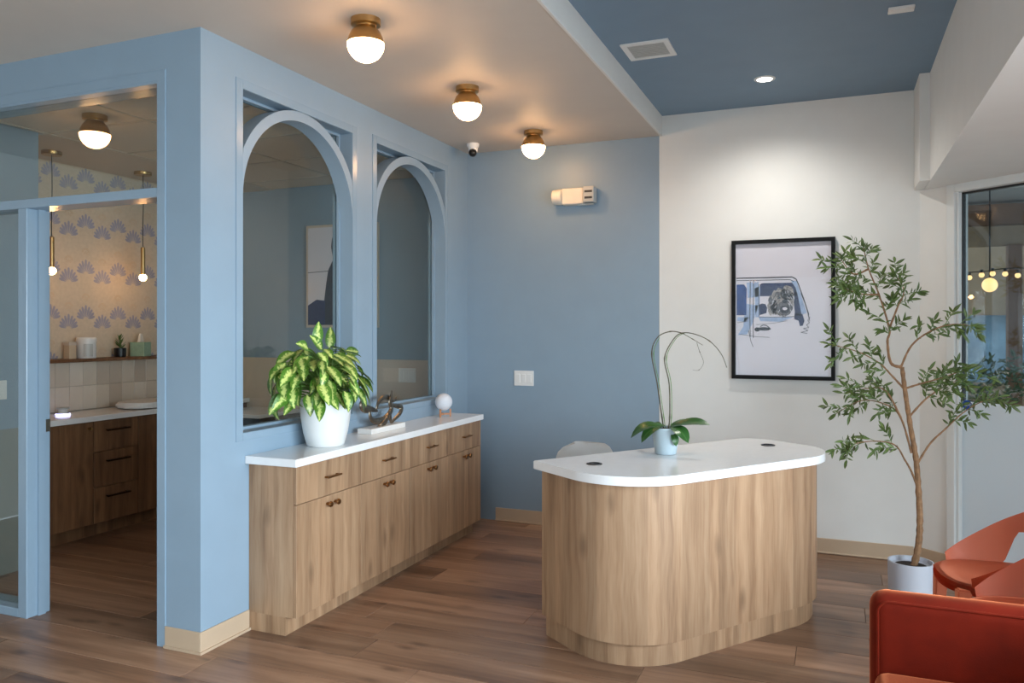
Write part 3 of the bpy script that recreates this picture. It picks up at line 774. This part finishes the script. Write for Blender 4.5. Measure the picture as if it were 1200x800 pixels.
em = thing('emergency_light', 'white twin-head emergency light high on the blue wall', 'emergency light', (-1.775, YB, 2.487))
ob('housing', box(-.115, .055, -.085, 0, -.062, .058, bev=.008), 'em_body', em)
h_ = ob('lamp_head', box(.057, .14, -.10, -.01, -.055, .062, bev=.007), 'em_grey', em)
for z in (-.022, .024): ob('slot', box(.07, .128, -.102, -.098, z-.008, z+.008), 'dark_seal', h_)
bm = lathe([(0, 0), (.055, 0), (.06, .012), (.055, .07), (.03, .078), (0, .078)], 24)
bmesh.ops.rotate(bm, verts=bm.verts[:], cent=(0, 0, 0), matrix=Matrix.Rotation(R(-90), 3, 'Y')); bmesh.ops.translate(bm, verts=bm.verts[:], vec=(-.113, -.062, -.002))
ob('lamp_head', bm, 'em_body', em)
ob('lens', box(.0, .12, -.06, -.02, -.068, -.06), 'em_grey', em)

sec = thing('security_camera', 'small white dome camera with black eye in the ceiling corner', 'camera', (-2.52, 5.37, ZS))
ob('mount', lathe([(0, -.03), (.04, -.03), (.046, -.022), (.046, 0), (0, 0)], 24), 'white_plastic', sec)
ob('shroud', lathe([(0, -.075), (.02, -.074), (.033, -.06), (.036, -.03), (0, -.03)], 24), 'white_plastic', sec)
bm = bmesh.new(); bmesh.ops.create_uvsphere(bm, u_segments=20, v_segments=12, radius=.031); bmesh.ops.translate(bm, verts=bm.verts[:], vec=(.006, -.018, -.072))
ob('eye', bm, 'black', sec, smooth=True)

def globe_lamp(loc, label, s=1.0, glow='globe', brass='brass', group='globe lamps on the cream soffit', name='ceiling_lamp'):
    t = thing(name, label, 'ceiling lamp', loc, 0, group)
    ob('canopy', lathe([(0, -.03*s), (.06*s, -.03*s), (.067*s, -.026*s), (.067*s, 0), (0, 0)], 36), brass, t)
    ob('cap', lathe([(.0815*s, -.108*s), (.078*s, -.085*s), (.066*s, -.058*s), (.046*s, -.036*s), (.046*s, -.028*s), (0, -.028*s)], 36), brass, t)
    g = [(0, -.192*s)]+[(.083*s*math.sin(R(a)), -.109*s-.083*s*math.cos(R(a))) for a in range(9, 91, 9)]+[(0, -.1085*s)]
    ob('glass_globe', lathe(g, 36), glow, t)
    return t
globe_lamp((-1.955, 3.03, ZS), 'lit brass globe lamp on soffit nearest the camera')
globe_lamp((-1.96, 4.10, ZS), 'lit brass globe lamp in the middle of the soffit row')
globe_lamp((-1.965, 5.19, ZS), 'lit brass globe lamp on soffit nearest the blue back wall')

v = thing('ceiling_vent', 'square white air vent in the blue ceiling', 'vent', (-.945, 4.285, ZU))
h = .13; bm = bmesh.new(); bx(bm, -h, h, -h, -h+.03, -.008, 0); bx(bm, -h, h, h-.03, h, -.008, 0); bx(bm, -h, -h+.03, -h+.03, h-.03, -.008, 0); bx(bm, h-.03, h, -h+.03, h-.03, -.008, 0)
ob('frame', bm, 'white_plastic', v)
ob('backing', box(-h+.03, h-.03, -h+.03, h-.03, -.002, 0), 'em_grey', v)
for i in range(9):
    y = -h+.042+i*.022
    ob('slat', box(-h+.03, h-.03, y-.006, y+.006, -.006, -.003), 'em_grey', v)
dl = thing('downlight', 'lit round recessed downlight in the blue ceiling', 'downlight', (-.398, 5.06, ZU))
ob('trim_ring', lathe([(.045, -.006), (.062, -.004), (.064, 0), (.045, 0)], 36), 'white_plastic', dl)
ob('lens', lathe([(0, -.004), (.045, -.004), (.045, 0)], 36), 'down', dl)
l = bpy.data.lights.new('downlight_beam', 'SPOT'); l.energy = 64; l.spot_size = R(150); l.spot_blend = 1.0; l.shadow_soft_size = .05; l.color = (1, .96, .9)
lo = bpy.data.objects.new('downlight_beam', l); COL.objects.link(lo); lo.location = (-.398, 5.06, ZU-.02)
st_ = thing('ceiling_sensor', 'small white rectangular plate on the blue ceiling', 'sensor', (.295, 4.193, ZU))
ob('plate', box(-.057, .057, -.034, .034, -.012, 0, bev=.003), 'white_plastic', st_)
ob('face', box(-.045, .045, -.024, .024, -.0145, -.012, bev=.001, seg=1), 'white_ceramic', st_)

# ------------------------------------------------------------------ olive tree
OY = 4.95
ot = thing('olive_tree', 'slender artificial olive tree in a pale round planter', 'tree', (.396, OY, 0))
ob('planter', lathe([(0, 0), (.11, 0), (.115, .006), (.119, .19), (.118, .194), (.110, .194), (.106, .17), (0, .165)], 40), 'planter', ot)
ob('soil', lathe([(.105, .167), (.05, .172), (0, .173)], 20), 'soil', ot)
BR = {'trunk': [(0.408, 0.15), (0.434, 0.279), (0.442, 0.423), (0.434, 0.614), (0.421, 0.781), (0.395, 0.947), (0.369, 1.139), (0.352, 1.283)],
      'B2': [(0.434, 0.60), (0.399, 0.698), (0.365, 0.763), (0.313, 0.847), (0.212, 0.866), (0.1, 0.845), (0.054, 0.803)],
      'B1': [(0.425, 0.733), (0.493, 0.857), (0.569, 0.941), (0.652, 1.03), (0.741, 1.094), (0.83, 1.125)],
      'B3': [(0.40, 0.80), (0.348, 0.993), (0.278, 1.063), (0.145, 1.083), (0.009, 0.999)],
      'B4': [(0.361, 1.163), (0.3, 1.234), (0.234, 1.305), (0.122, 1.367), (-0.028, 1.41)],
      'B5': [(0.369, 1.163), (0.451, 1.194), (0.556, 1.23), (0.668, 1.279)],
      'B6': [(0.343, 1.273), (0.399, 1.404), (0.493, 1.486), (0.598, 1.524), (0.701, 1.514)],
      'B7': [(0.352, 1.283), (0.295, 1.306), (0.278, 1.427), (0.287, 1.5), (0.234, 1.695), (0.18, 1.843), (0.154, 1.966)],
      'B8': [(0.287, 1.5), (0.33, 1.621), (0.365, 1.717), (0.321, 1.814)], 'B9': [(0.234, 1.695), (0.145, 1.696), (0.054, 1.723)],
      'B10': [(0.18, 1.843), (0.1, 1.82), (0.031, 1.921)], 'B11': [(0.382, 0.995), (0.472, 1.104), (0.56, 1.17), (0.64, 1.215)],
      'B12': [(0.348, 0.993), (0.278, 1.136), (0.212, 1.158), (0.1, 1.131)]}
ro_ = random.Random(21)
ol = leaf_mesh('olive_leaf', .068, .017, 'leaf_olive', .3, .3, 4)
lv = [(vv.co.copy()) for vv in ol.vertices]; lp = [tuple(p.vertices) for p in ol.polygons]
luv = [[tuple(ol.uv_layers[0].data[i].uv) for i in p.loop_indices] for p in ol.polygons]
def add_leaf(bm, uvl, p, d, s, nrm):
    d = Vector(d).normalized(); y = Vector(nrm).cross(d)
    y = y.normalized() if y.length > 1e-3 else d.orthogonal().normalized()
    mt = Matrix((d, y, d.cross(y))).transposed(); vs = [bm.verts.new(Vector(p)+mt @ (c*s)) for c in lv]
    for q, uu in zip(lp, luv):
        f = bm.faces.new([vs[i] for i in q]); f.smooth = True
        for l_, u_ in zip(f.loops, uu): l_[uvl].uv = u_
for k, pts in BR.items():
    dy = 0 if k in ('trunk', 'B7') else ro_.uniform(-.16, .16)
    n = len(pts); P = [(x-.396, dy*(i/(n-1))**1.2 if n > 1 else 0, z) for i, (x, z) in enumerate(pts)]
    q = spl(P, 6); m_ = len(q)
    r0, r1 = (.019, .011) if k == 'trunk' else ((.009, .0025) if k == 'B7' else (.0065, .0015))
    ob('trunk' if k == 'trunk' else 'branch', tube(q, [(r0+(r1-r0)*i/(m_-1))*(1+.12*math.sin(i*2.7)) for i in range(m_)], 8), 'bark', ot)
    if k == 'trunk': continue
    bm = bmesh.new(); uvl = bm.loops.layers.uv.new('UVMap'); bt_ = bmesh.new()
    start = .42 if k in ('B1', 'B2', 'B7') else .3
    twigs = []
    for j in range(11 if k in ('B7',) else 8):
        t = start+(1-start)*(j+.5)/(11 if k == 'B7' else 8); i = min(int(t*(m_-1)), m_-2); b0 = q[i]; tg = (q[i+1]-q[i]).normalized()
        side = Vector((tg.z, 0, -tg.x))*(1 if j % 2 else -1)
        d = (tg*.8+side*ro_.uniform(.4, 1)+Vector((0, ro_.uniform(-.8, .6), ro_.uniform(-.2, .35)))).normalized()
        L = ro_.uniform(.06, .13); e = b0+d*L+Vector((0, 0, -.012)); twigs.append([b0, b0+d*L*.5, e])
    twigs.append([q[int(m_*.8)], q[int(m_*.9)], q[-1]])
    for tw_ in twigs:
        qq = spl([tuple(x) for x in tw_], 3); tube(qq, [.0018]*len(qq), 5, bt_)
        for i in range(1, len(qq)):
            tg = (qq[i]-qq[i-1]).normalized()
            for s_ in (-1, 1):
                sd = tg.cross(Vector((ro_.uniform(-.4, .4), 1, ro_.uniform(-.4, .4)))).normalized()*s_
                if ro_.random() < .12: continue
                d = tg*ro_.uniform(.1, 1.1)+sd*ro_.uniform(.2, 1)+Vector((ro_.uniform(-.4, .4), ro_.uniform(-.9, .9), ro_.uniform(-.5, .5)))
                add_leaf(bm, uvl, qq[i], d, ro_.uniform(.45, 1.05), (ro_.uniform(-1.2, 1.2), -1, ro_.uniform(-.6, 1.2)))
        add_leaf(bm, uvl, qq[-1], qq[-1]-qq[-2], 1, (0, -1, .5))
    o = ob('foliage', bm, 'leaf_olive', ot); o['kind'] = 'stuff'
    o = ob('twigs', bt_, 'stem_green', ot); o['kind'] = 'stuff'

# ------------------------------------------------------------------ orange moulded chairs
def moulded_chair(loc, rz, label):
    """faces local +x; low arms sweep up into a wrap-round back with an opening above the seat"""
    t = thing('moulded_chair', label, 'chair', loc, rz, 'terracotta moulded chairs')
    def plan(th, k=1.0):
        e = 2/2.6; c_, s_ = math.cos(th), math.sin(th)
        return (.255*k*math.copysign(abs(c_)**e, c_), .235*k*math.copysign(abs(s_)**e, s_))
    n = 56
    bm = bmesh.new()                                   # dished seat with rolled rim
    rings = []
    for k, z in ((0, .430), (.35, .431), (.7, .436), (.9, .443), (.98, .441), (1.01, .425), (.99, .402)):
        if k == 0: rings.append([bm.verts.new((0, 0, z))]); continue
        rings.append([bm.verts.new((*plan(2*math.pi*i/n, k), z)) for i in range(n)])
    for a, b in zip(rings, rings[1:]):
        for i in range(n):
            j = (i+1) % n
            (bm.faces.new((a[0], b[i], b[j])) if len(a) == 1 else bm.faces.new((a[i], b[i], b[j], a[j]))).smooth = True
    bmesh.ops.solidify(bm, geom=bm.faces[:], thickness=.006)
    ob('seat', bm, 'orange', t, smooth=True)
    # wrap-round back: strip from front right over the back to front left
    bm = bmesh.new(); m = 72; prev = None; A0 = R(54); xs_ = plan(A0, .99)[0]
    for i in range(m+1):
        th = A0+(2*math.pi-2*A0)*i/m
        f = 1-abs(2*i/m-1)                              # 0 at fronts, 1 at the back
        hole = max(0.0, min(1, (f-.36)/.12)); hole = hole*hole*(3-2*hole)
        bot = .43+hole*.15
        (x, y) = plan(th, .99); nx, ny = math.cos(th), math.sin(th)
        top = min(.765, .475+.64*(xs_-x))
        rowo = []
        for z, ofs in ((bot, .0), (bot+(top-bot)*.5, .5), (top, 1)):
            kk = (z-.43)/.3*.065
            rowo.append(bm.verts.new((x+nx*kk, y+ny*kk*.6, z)))
        if prev:
            for a in range(2): bm.faces.new((prev[a], rowo[a], rowo[a+1], prev[a+1])).smooth = True
        prev = rowo
    bmesh.ops.solidify(bm, geom=bm.faces[:], thickness=.012)
    ob('backrest', bm, 'orange', t, smooth=True)
    for sx in (-1, 1):
        for sy in (-1, 1):
            b_ = bmesh.new()
            a, c = (sx*.195, sy*.178), (sx*.21, sy*.195)
            lo_ = [(c[0]-.017, c[1]-.017), (c[0]+.017, c[1]-.017), (c[0]+.017, c[1]+.017), (c[0]-.017, c[1]+.017)]
            hi_ = [(a[0]-.028, a[1]-.028), (a[0]+.028, a[1]-.028), (a[0]+.028, a[1]+.028), (a[0]-.028, a[1]+.028)]
            vl = [b_.verts.new((*p, 0)) for p in lo_]; vh = [b_.verts.new((*p, .425)) for p in hi_]
            b_.faces.new(vl[::-1]); b_.faces.new(vh)
            for i in range(4): b_.faces.new((vl[i], vl[(i+1) % 4], vh[(i+1) % 4], vh[i]))
            bmesh.ops.bevel(b_, geom=b_.edges[:], offset=.008, segments=2, affect='EDGES')
            ob('leg', b_, 'orange', t, smooth=True)
    return t
c1 = moulded_chair((.665, 3.92, 0), R(187), 'terracotta plastic chair with cut-out back nearest the olive tree')
copytree(c1, (.71, 3.40, 0), R(187), 'terracotta plastic chair between the velvet armchair and its twin')

# velvet armchair
ac_ = thing('armchair', 'rust orange velvet armchair in the bottom right corner', 'armchair', (.50, 2.41, 0))
X0, X1 = -.395, .45
def soft(x0, x1, y0, y1, z0, z1, r, mat='velvet', seg=5): return box(x0, x1, y0, y1, z0, z1, bev=r, seg=seg)
for y0_, y1_ in ((.345, .455), (-.455, -.345)):
    a_ = ob('arm', soft(X0, X1, y0_, y1_, .16, .655, .048), 'velvet', ac_, smooth=True)
    sg_ = 1 if y0_ > 0 else -1; yi = (y0_ if y0_ > 0 else y1_)+sg_*.0075
    ins, rc = .022, .034
    pp_ = [(X0+ins, yi, .18), (X0+ins, yi, .655-ins-rc)]+[(X0+ins+rc-rc*math.cos(R(t)), yi, .655-ins-rc+rc*math.sin(R(t))) for t in range(15, 91, 15)]+[(X1-.06, yi, .655-ins)]
    ob('piping', tube(pp_, .0045, 8), 'velvet', a_)
ob('seat_cushion', soft(X0+.01, X1-.1, -.342, .342, .27, .425, .04), 'velvet', ac_, smooth=True)
ob('seat_base', soft(X0+.012, X1, -.343, .343, .16, .268, .02), 'velvet', ac_, smooth=True)
ob('back', soft(X1-.1, X1+.06, -.455, .455, .16, .80, .05), 'velvet', ac_, smooth=True)
for sx in (X0+.07, X1-.05):
    for sy in (-.38, .38): ob('leg', tube([(sx, sy, .165), (sx+(.02 if sx > 0 else -.02), sy, 0)], [.02, .012], 12), 'stand_wood', ac_)

# round security sign on the storefront glass
def text_mesh(txt, size, depth):
    cu = bpy.data.curves.new('t', 'FONT'); cu.body = txt; cu.size = size; cu.extrude = depth; cu.align_x = 'CENTER'; cu.align_y = 'CENTER'
    o = bpy.data.objects.new('t', cu); COL.objects.link(o)
    dg = bpy.context.evaluated_depsgraph_get(); me = bpy.data.meshes.new_from_object(o.evaluated_get(dg))
    bpy.data.objects.remove(o); return me
sg = thing('window_sign', 'small blue round sticker on the storefront glass', 'sign', (0, 0, 0), SA)
sg.location = Vector(P0)+Matrix.Rotation(SA, 3, 'Z') @ Vector((.295, .031, 1.035))
ob('disc', prism([(.031*math.cos(R(22.5+45*i)), .031*math.sin(R(22.5+45*i))) for i in range(8)], 0, .0015, None, lambda u, v_, w_: (u, -w_, v_)), 'sign_blue', sg)
me = text_mesh('ADT', .024, .0004); me.materials.append(M['white_plastic'])
o = bpy.data.objects.new('lettering', me); COL.objects.link(o); o.parent = sg; o.rotation_euler = (R(90), 0, 0); o.location = (0, -.002, 0); o.scale = (1.1, 1, 1)

# ------------------------------------------------------------------ exam room contents
XF = -4.90
def exam_unit(y0_, y1_, kind, label):
    t = thing('exam_cabinet', label, 'cabinet', (XF, y0_, 0), 0, 'exam room base cabinets'); w_ = y1_-y0_
    ob('body', box(XW-XF+.013, -.02, .001, w_-.001, .1, .838), 'oak_dark', t)
    ob('toe_kick', box(XW-XF+.06, -.085, 0, w_, 0, .1), 'oak_dark', t)
    def knob(par, y, z):
        bm = lathe([(0, 0), (.008, 0), (.006, .012), (.014, .02), (.012, .03), (0, .031)], 12)
        bmesh.ops.rotate(bm, verts=bm.verts[:], cent=(0, 0, 0), matrix=Matrix.Rotation(R(90), 3, 'Y')); bmesh.ops.translate(bm, verts=bm.verts[:], vec=(0, y, z))
        ob('knob', bm, 'brass', par)
    if kind == 'drawers':
        for z0_, z1_ in ((.617, .835), (.361, .613), (.104, .357)):
            d_ = ob('drawer', box(-.019, 0, .003, w_-.003, z0_, z1_, bev=.0015, seg=1), 'oak_dark', t); hz = z1_-.07
            bm = bmesh.new(); bx(bm, .024, .032, w_/2-.1, w_/2+.1, hz-.006, hz+.006)
            for s in (-1, 1): bx(bm, 0, .026, w_/2+s*.085-.005, w_/2+s*.085+.005, hz-.005, hz+.005)
            ob('handle', bm, 'dark_bronze', d_)
    else:
        d_ = ob('door', box(-.019, 0, .003, w_-.003, .104, .835, bev=.0015, seg=1), 'oak_dark', t)
        if kind == 'knob': knob(d_, w_-.04, .79)
        else:
            bm = bmesh.new(); bx(bm, .024, .032, w_-.07, w_-.058, .60, .80)
            for z in (.62, .78): bx(bm, 0, .026, w_-.069, w_-.059, z-.005, z+.005)
            ob('handle', bm, 'dark_bronze', d_)
exam_unit(3.50, 4.066, 'knob', 'oak exam room cabinet with one round knob beside the door post')
exam_unit(4.068, 4.457, 'drawers', 'oak exam room unit of three drawers with dark pulls')
exam_unit(4.459, 4.80, 'pull', 'oak exam room cabinet right of the three drawers')
exam_unit(4.802, 5.655, 'pull', 'wide oak exam room cabinet at the far end of the niche')
tag(ob('exam_worktop', box(XW+.013, -4.87, 3.492, 5.655, .84, .879, bev=.003), 'quartz'), 'white quartz worktop in the exam room niche', 'worktop')
tag(ob('wall_shelf', box(XW+.002, -5.17, 3.492, 5.655, 1.252, 1.276, bev=.002), 'oak_dark'), 'thin wooden shelf above the exam room counter', 'shelf')
jar = thing('canister', 'white lidded canister with grey label on the shelf', 'canister', (-5.25, 4.295, 1.276))
ob('can', lathe([(0, 0), (.064, 0), (.067, .004), (.067, .125), (0, .125)], 28), 'white_ceramic', jar); ob('lid', lathe([(0, .125), (.07, .125), (.07, .15), (.062, .16), (0, .162)], 28), 'white_plastic', jar)
bm = bmesh.new(); n = 8
for i in range(n):
    a0_, a1_ = R(-55+i*7), R(-48+i*7); bm.faces.new([bm.verts.new((.0685*math.cos(a), .0685*math.sin(a), z)) for a, z in ((a0_, .015), (a1_, .015), (a1_, .11), (a0_, .11))])
ob('label_band', bm, 'em_grey', jar)
cnt = thing('small_container', 'beige small box beside the white canister', 'box', (-5.26, 4.165, 1.276)); ob('carton', box(-.03, .03, -.03, .03, 0, .12, bev=.003), 'paper_tan', cnt); ob('carton_lid', box(-.032, .032, -.032, .032, .1, .125, bev=.003), 'beige_wall', cnt)
sp_ = thing('small_succulent', 'small spiky plant in black pot on the shelf', 'plant', (-5.25, 4.60, 1.276))
ob('pot', lathe([(0, 0), (.038, 0), (.044, .006), (.046, .07), (.041, .072), (.039, .06), (0, .058)], 24), 'black', sp_)
sm = leaf_mesh('leaf', .075, .022, 'leaf_olive', -.3, .3, 4)
for i in range(14):
    a = i*2.4; leaf_at('leaf', sm, sp_, (0, 0, .06+.007*i), (math.cos(a), math.sin(a), .5+.05*i), 1.05-.035*i)
leaf_at('leaf', sm, sp_, (0, 0, .13), (0, .05, 1), .7)
ob('stem', tube([(0, 0, .055), (.002, 0, .1), (0, 0, .16)], .004, 6), 'stem_green', sp_)
tb = thing('tissue_box', 'mint green tissue box with a tissue sticking out', 'tissue box', (-5.245, 4.795, 1.276), R(20))
ob('carton', box(-.058, .058, -.058, .058, 0, .115, bev=.002), 'mint', tb)
bm = bmesh.new(); pts = [(-.03, 0), (-.02, .05), (-.005, .072), (.008, .055), (.02, .07), (.03, 0)]; prism(pts, -.008, .008, bm, lambda u, v_, w_: (w_*(1.5-v_*10), u, .113+v_)); ob('tissue', bm, 'tissue', tb)
ob('opening', lathe([(.026, .1152), (.035, .116), (.026, .1165)], 20), 'tan' if 'tan' in M else 'paper_tan', tb)
dv = thing('speaker_puck', 'small round device with glowing strip on the exam counter', 'device', (-5.13, 4.005, .879))
ob('foot', lathe([(0, 0), (.045, 0), (.045, .014), (0, .014)], 24), 'white_plastic', dv); ob('glow_strip', lathe([(.0455, .002), (.048, .006), (.0455, .013)], 28), 'led', dv)
ob('body', lathe([(0, .014), (.03, .014), (.03, .045), (0, .045)], 24), 'white_ceramic', dv); ob('top', lathe([(0, .045), (.042, .045), (.042, .055), (0, .057)], 24), 'em_grey', dv)
sl = thing('pet_scale', 'white low pet scale lying on the exam counter', 'scale', (-5.06, 4.75, .879), R(6))
ob('pan', prism([(x*.17, y*.30) for x, y in [(math.copysign(abs(math.cos(R(i*10)))**.6, math.cos(R(i*10))), math.copysign(abs(math.sin(R(i*10)))**.6, math.sin(R(i*10)))) for i in range(36)]], .008, .05, bev=.012), 'white_plastic', sl, smooth=False)
ob('rubber_foot_rail', box(-.12, .12, -.22, .22, 0, .009), 'dark_seal', sl)
ob('control_strip', box(.04, .11, -.02, .12, .05, .054, bev=.001, seg=1), 'brass', sl)

def pendant(y, label):
    t = thing('pendant_lamp', label, 'pendant lamp', (-5.035, y, ZE-.005), 0, 'brass pendants over the exam counter')
    ob('canopy', lathe([(0, -.025), (.062, -.025), (.065, -.02), (.065, 0), (0, 0)], 28), 'brass', t)
    ob('cord', tube(spl([(0, 0, -.02), (.002, .002, -.25), (-.003, .001, -.45), (0, 0, -.60)], 5), .003, 6), 'black', t)
    ob('socket', lathe([(0, -.805), (.017, -.805), (.017, -.595), (.008, -.588), (0, -.586)], 20), 'brass', t)
    bm = bmesh.new(); bmesh.ops.create_uvsphere(bm, u_segments=18, v_segments=12, radius=.028); bmesh.ops.translate(bm, verts=bm.verts[:], vec=(0, 0, -.828)); ob('bulb', bm, 'bulb', t, smooth=True)
pendant(3.845, 'brass pendant with bare bulb half hidden by the door post'); pendant(4.625, 'brass pendant with bare bulb in the doorway, over the tissue box')
globe_lamp((-3.965, 3.30, ZE), 'lit half-globe ceiling lamp inside the exam room', 1.0, 'globe_exam', 'brass', None, 'exam_ceiling_lamp')

ap = thing('wall_picture', 'white picture of a dark pointed-eared dog seen through the arch', 'picture', (-3.88, YB-.0005, 1.95))
ob('frame', box(-.36, .36, -.028, 0, -.44, .44), 'beige_wall', ap)
p2 = ob('print', box(-.338, .338, -.031, -.028, -.418, .418), 'paper', ap)
mpB = lambda u, v_: ((u-2.0)*.1, (2.0-v_)*.1)
def art2(name, polys, mat, dep): 
    bm = bmesh.new()
    for P in polys: prism(P, 0, .0005, bm, lambda u, v_, w_: (u, -.031-dep-w_, v_))
    return ob(name, bm, mat, p2)
art2('dog_body', [[(-.16, -.418), (-.17, -.2), (-.15, -.06), (-.13, .05), (-.08, .14), (-.10, .25), (-.09, .33), (-.06, .27), (.02, .2), (.1, .22), (.14, .33), (.16, .22), (.17, .05), (.2, -.15), (.22, -.418)]], 'ink', .0)
art2('dog_collar', [[(-.338, -.418), (-.338, -.25), (-.25, -.2), (-.16, -.21), (-.16, -.418)]], 'navy', .0006)
art2('sketch_line', [[(-.338, .03), (-.12, .04), (-.12, .046), (-.338, .036)]], 'dogd', .0008)
art2('dog_muzzle', [[(-.05, -.1), (.08, -.1), (.07, .02), (.0, .08), (-.05, .02)]], 'dogd', .001)
et = thing('exam_table', 'white wall table seen through the arch beside the plant', 'table', (-4.50, 5.36, 0))
ob('table_top', box(-.32, .22, -.28, .28, .775, .805, bev=.004), 'quartz', et); ob('pedestal', box(-.12, .08, -.1, .1, .03, .775, bev=.01), 'dark_bronze', et); ob('foot_plate', box(-.22, .16, -.2, .2, 0, .03, bev=.005), 'dark_bronze', et)

# ------------------------------------------------------------------ outside the storefront: porch built to stand in for a partly reflected view
struct('porch_floor', box(-1.5, 9, YB+.2, 13, -.12, -.03), 'paving', 'pale paving of the covered porch outside', 'paving')
struct('porch_ceiling', box(-1.5, 9, YB+.15, 9.3, 2.75, 2.85), 'porch', 'grey ceiling of the covered porch outside', 'ceiling')
fb = thing('porch_beam', 'brown timber beam across the covered porch outside', 'beam', (1.6, 9.0, 2.3)); ob('timber', box(-1.6, 4, -.1, .1, .15, .42, bev=.01), 'brown', fb); ob('lower_board', box(-1.6, 4, -.14, -.1, .0, .2, bev=.006), 'taupe', fb)
ps = thing('porch_post', 'brown timber post of the porch outside', 'post', (1.60, 8.85, -.03)); ob('shaft', box(-.06, .06, -.06, .06, 0, 2.34, bev=.006), 'brown', ps); ob('foot', box(-.08, .08, -.08, .08, 0, .12, bev=.006), 'brown', ps)
fbld = thing('far_building', 'taupe building with blue glazing across the porch', 'building', (2.2, 11.4, -.03))
ob('wall', box(-3, 3, 0, .3, 0, .85), 'taupe', fbld); ob('wall', box(-3, 3, 0, .3, 1.7, 3.4), 'taupe', fbld); ob('window_glazing', box(-3, 3, .1, .14, .85, 1.7), 'bluegl', fbld)
for i in range(9): ob('window_bar', box(-3+i*.75, -2.94+i*.75, -.01, .09, .85, 1.7), 'alu', fbld)
rs_ = random.Random(9)
sh = thing('porch_shrub', 'grey-green shrub growing outside the storefront', 'shrub', (1.35, 8.0, -.03))
bm = bmesh.new(); uvl = bm.loops.layers.uv.new('UVMap')
for i in range(420):
    a, e_, r_ = rs_.uniform(0, 6.28), rs_.uniform(-.6, 1.4), rs_.uniform(.2, 1)**.5
    p = (math.cos(a)*math.cos(e_)*.42*r_, math.sin(a)*math.cos(e_)*.35*r_, .8+math.sin(e_)*.50*r_)
    add_leaf(bm, uvl, p, (rs_.uniform(-1, 1), rs_.uniform(-1, 1), rs_.uniform(-.3, 1)), 1.3, (rs_.uniform(-1, 1), -1, rs_.uniform(-1, 1)))
o = ob('foliage', bm, 'hedge', sh); o['kind'] = 'stuff'
ob('tub', lathe([(0, 0), (.2, 0), (.24, .4), (.21, .4), (.2, .34), (0, .34)], 24), 'planter', sh); ob('stem', tube([(0, 0, .3), (.02, 0, .6), (-.01, .02, .9)], .02, 8), 'bark', sh)
for i, (x, z) in enumerate([(1.05, 1.93), (1.14, 1.95), (1.22, 1.96), (1.31, 1.955), (1.40, 1.94), (1.50, 1.96)]):  # bulbs added outside to stand for lamps mirrored in the storefront glass
    t = thing('reflection_bulb', 'small warm bulb added outside for a lamp reflection, %s from the window frame' % ['first', 'second', 'third', 'fourth', 'fifth', 'sixth'][i], 'string light', (x, 7.6, z), 0, 'string lights added for the lamp reflection')
    bm = bmesh.new(); bmesh.ops.create_uvsphere(bm, u_segments=12, v_segments=8, radius=.022); ob('bulb', bm, 'reflection_glow', t, smooth=True)
    ob('cap', lathe([(0, .018), (.012, .018), (.012, .045), (0, .045)], 12), 'black', t)
tag(ob('string_cable', tube(spl([(.2, 7.6, 2.0), (1.05, 7.6, 1.975), (1.31, 7.6, 2.0), (1.6, 7.6, 2.0), (2.4, 7.6, 2.03)], 6), .004, 6), 'black'), 'thin black cable of the added string lights outside', 'cable')
gl = thing('reflection_lantern', 'warm round lantern added outside for a lamp reflected in the glass', 'lantern', (1.215, 7.7, 1.87))  # added globe, takes the place of a reflected room lamp
bm = bmesh.new(); bmesh.ops.create_uvsphere(bm, u_segments=20, v_segments=14, radius=.06); ob('globe', bm, 'reflection_glow', gl, smooth=True); ob('rod', tube([(0, 0, .065), (0, 0, .88)], .006, 8), 'black', gl)
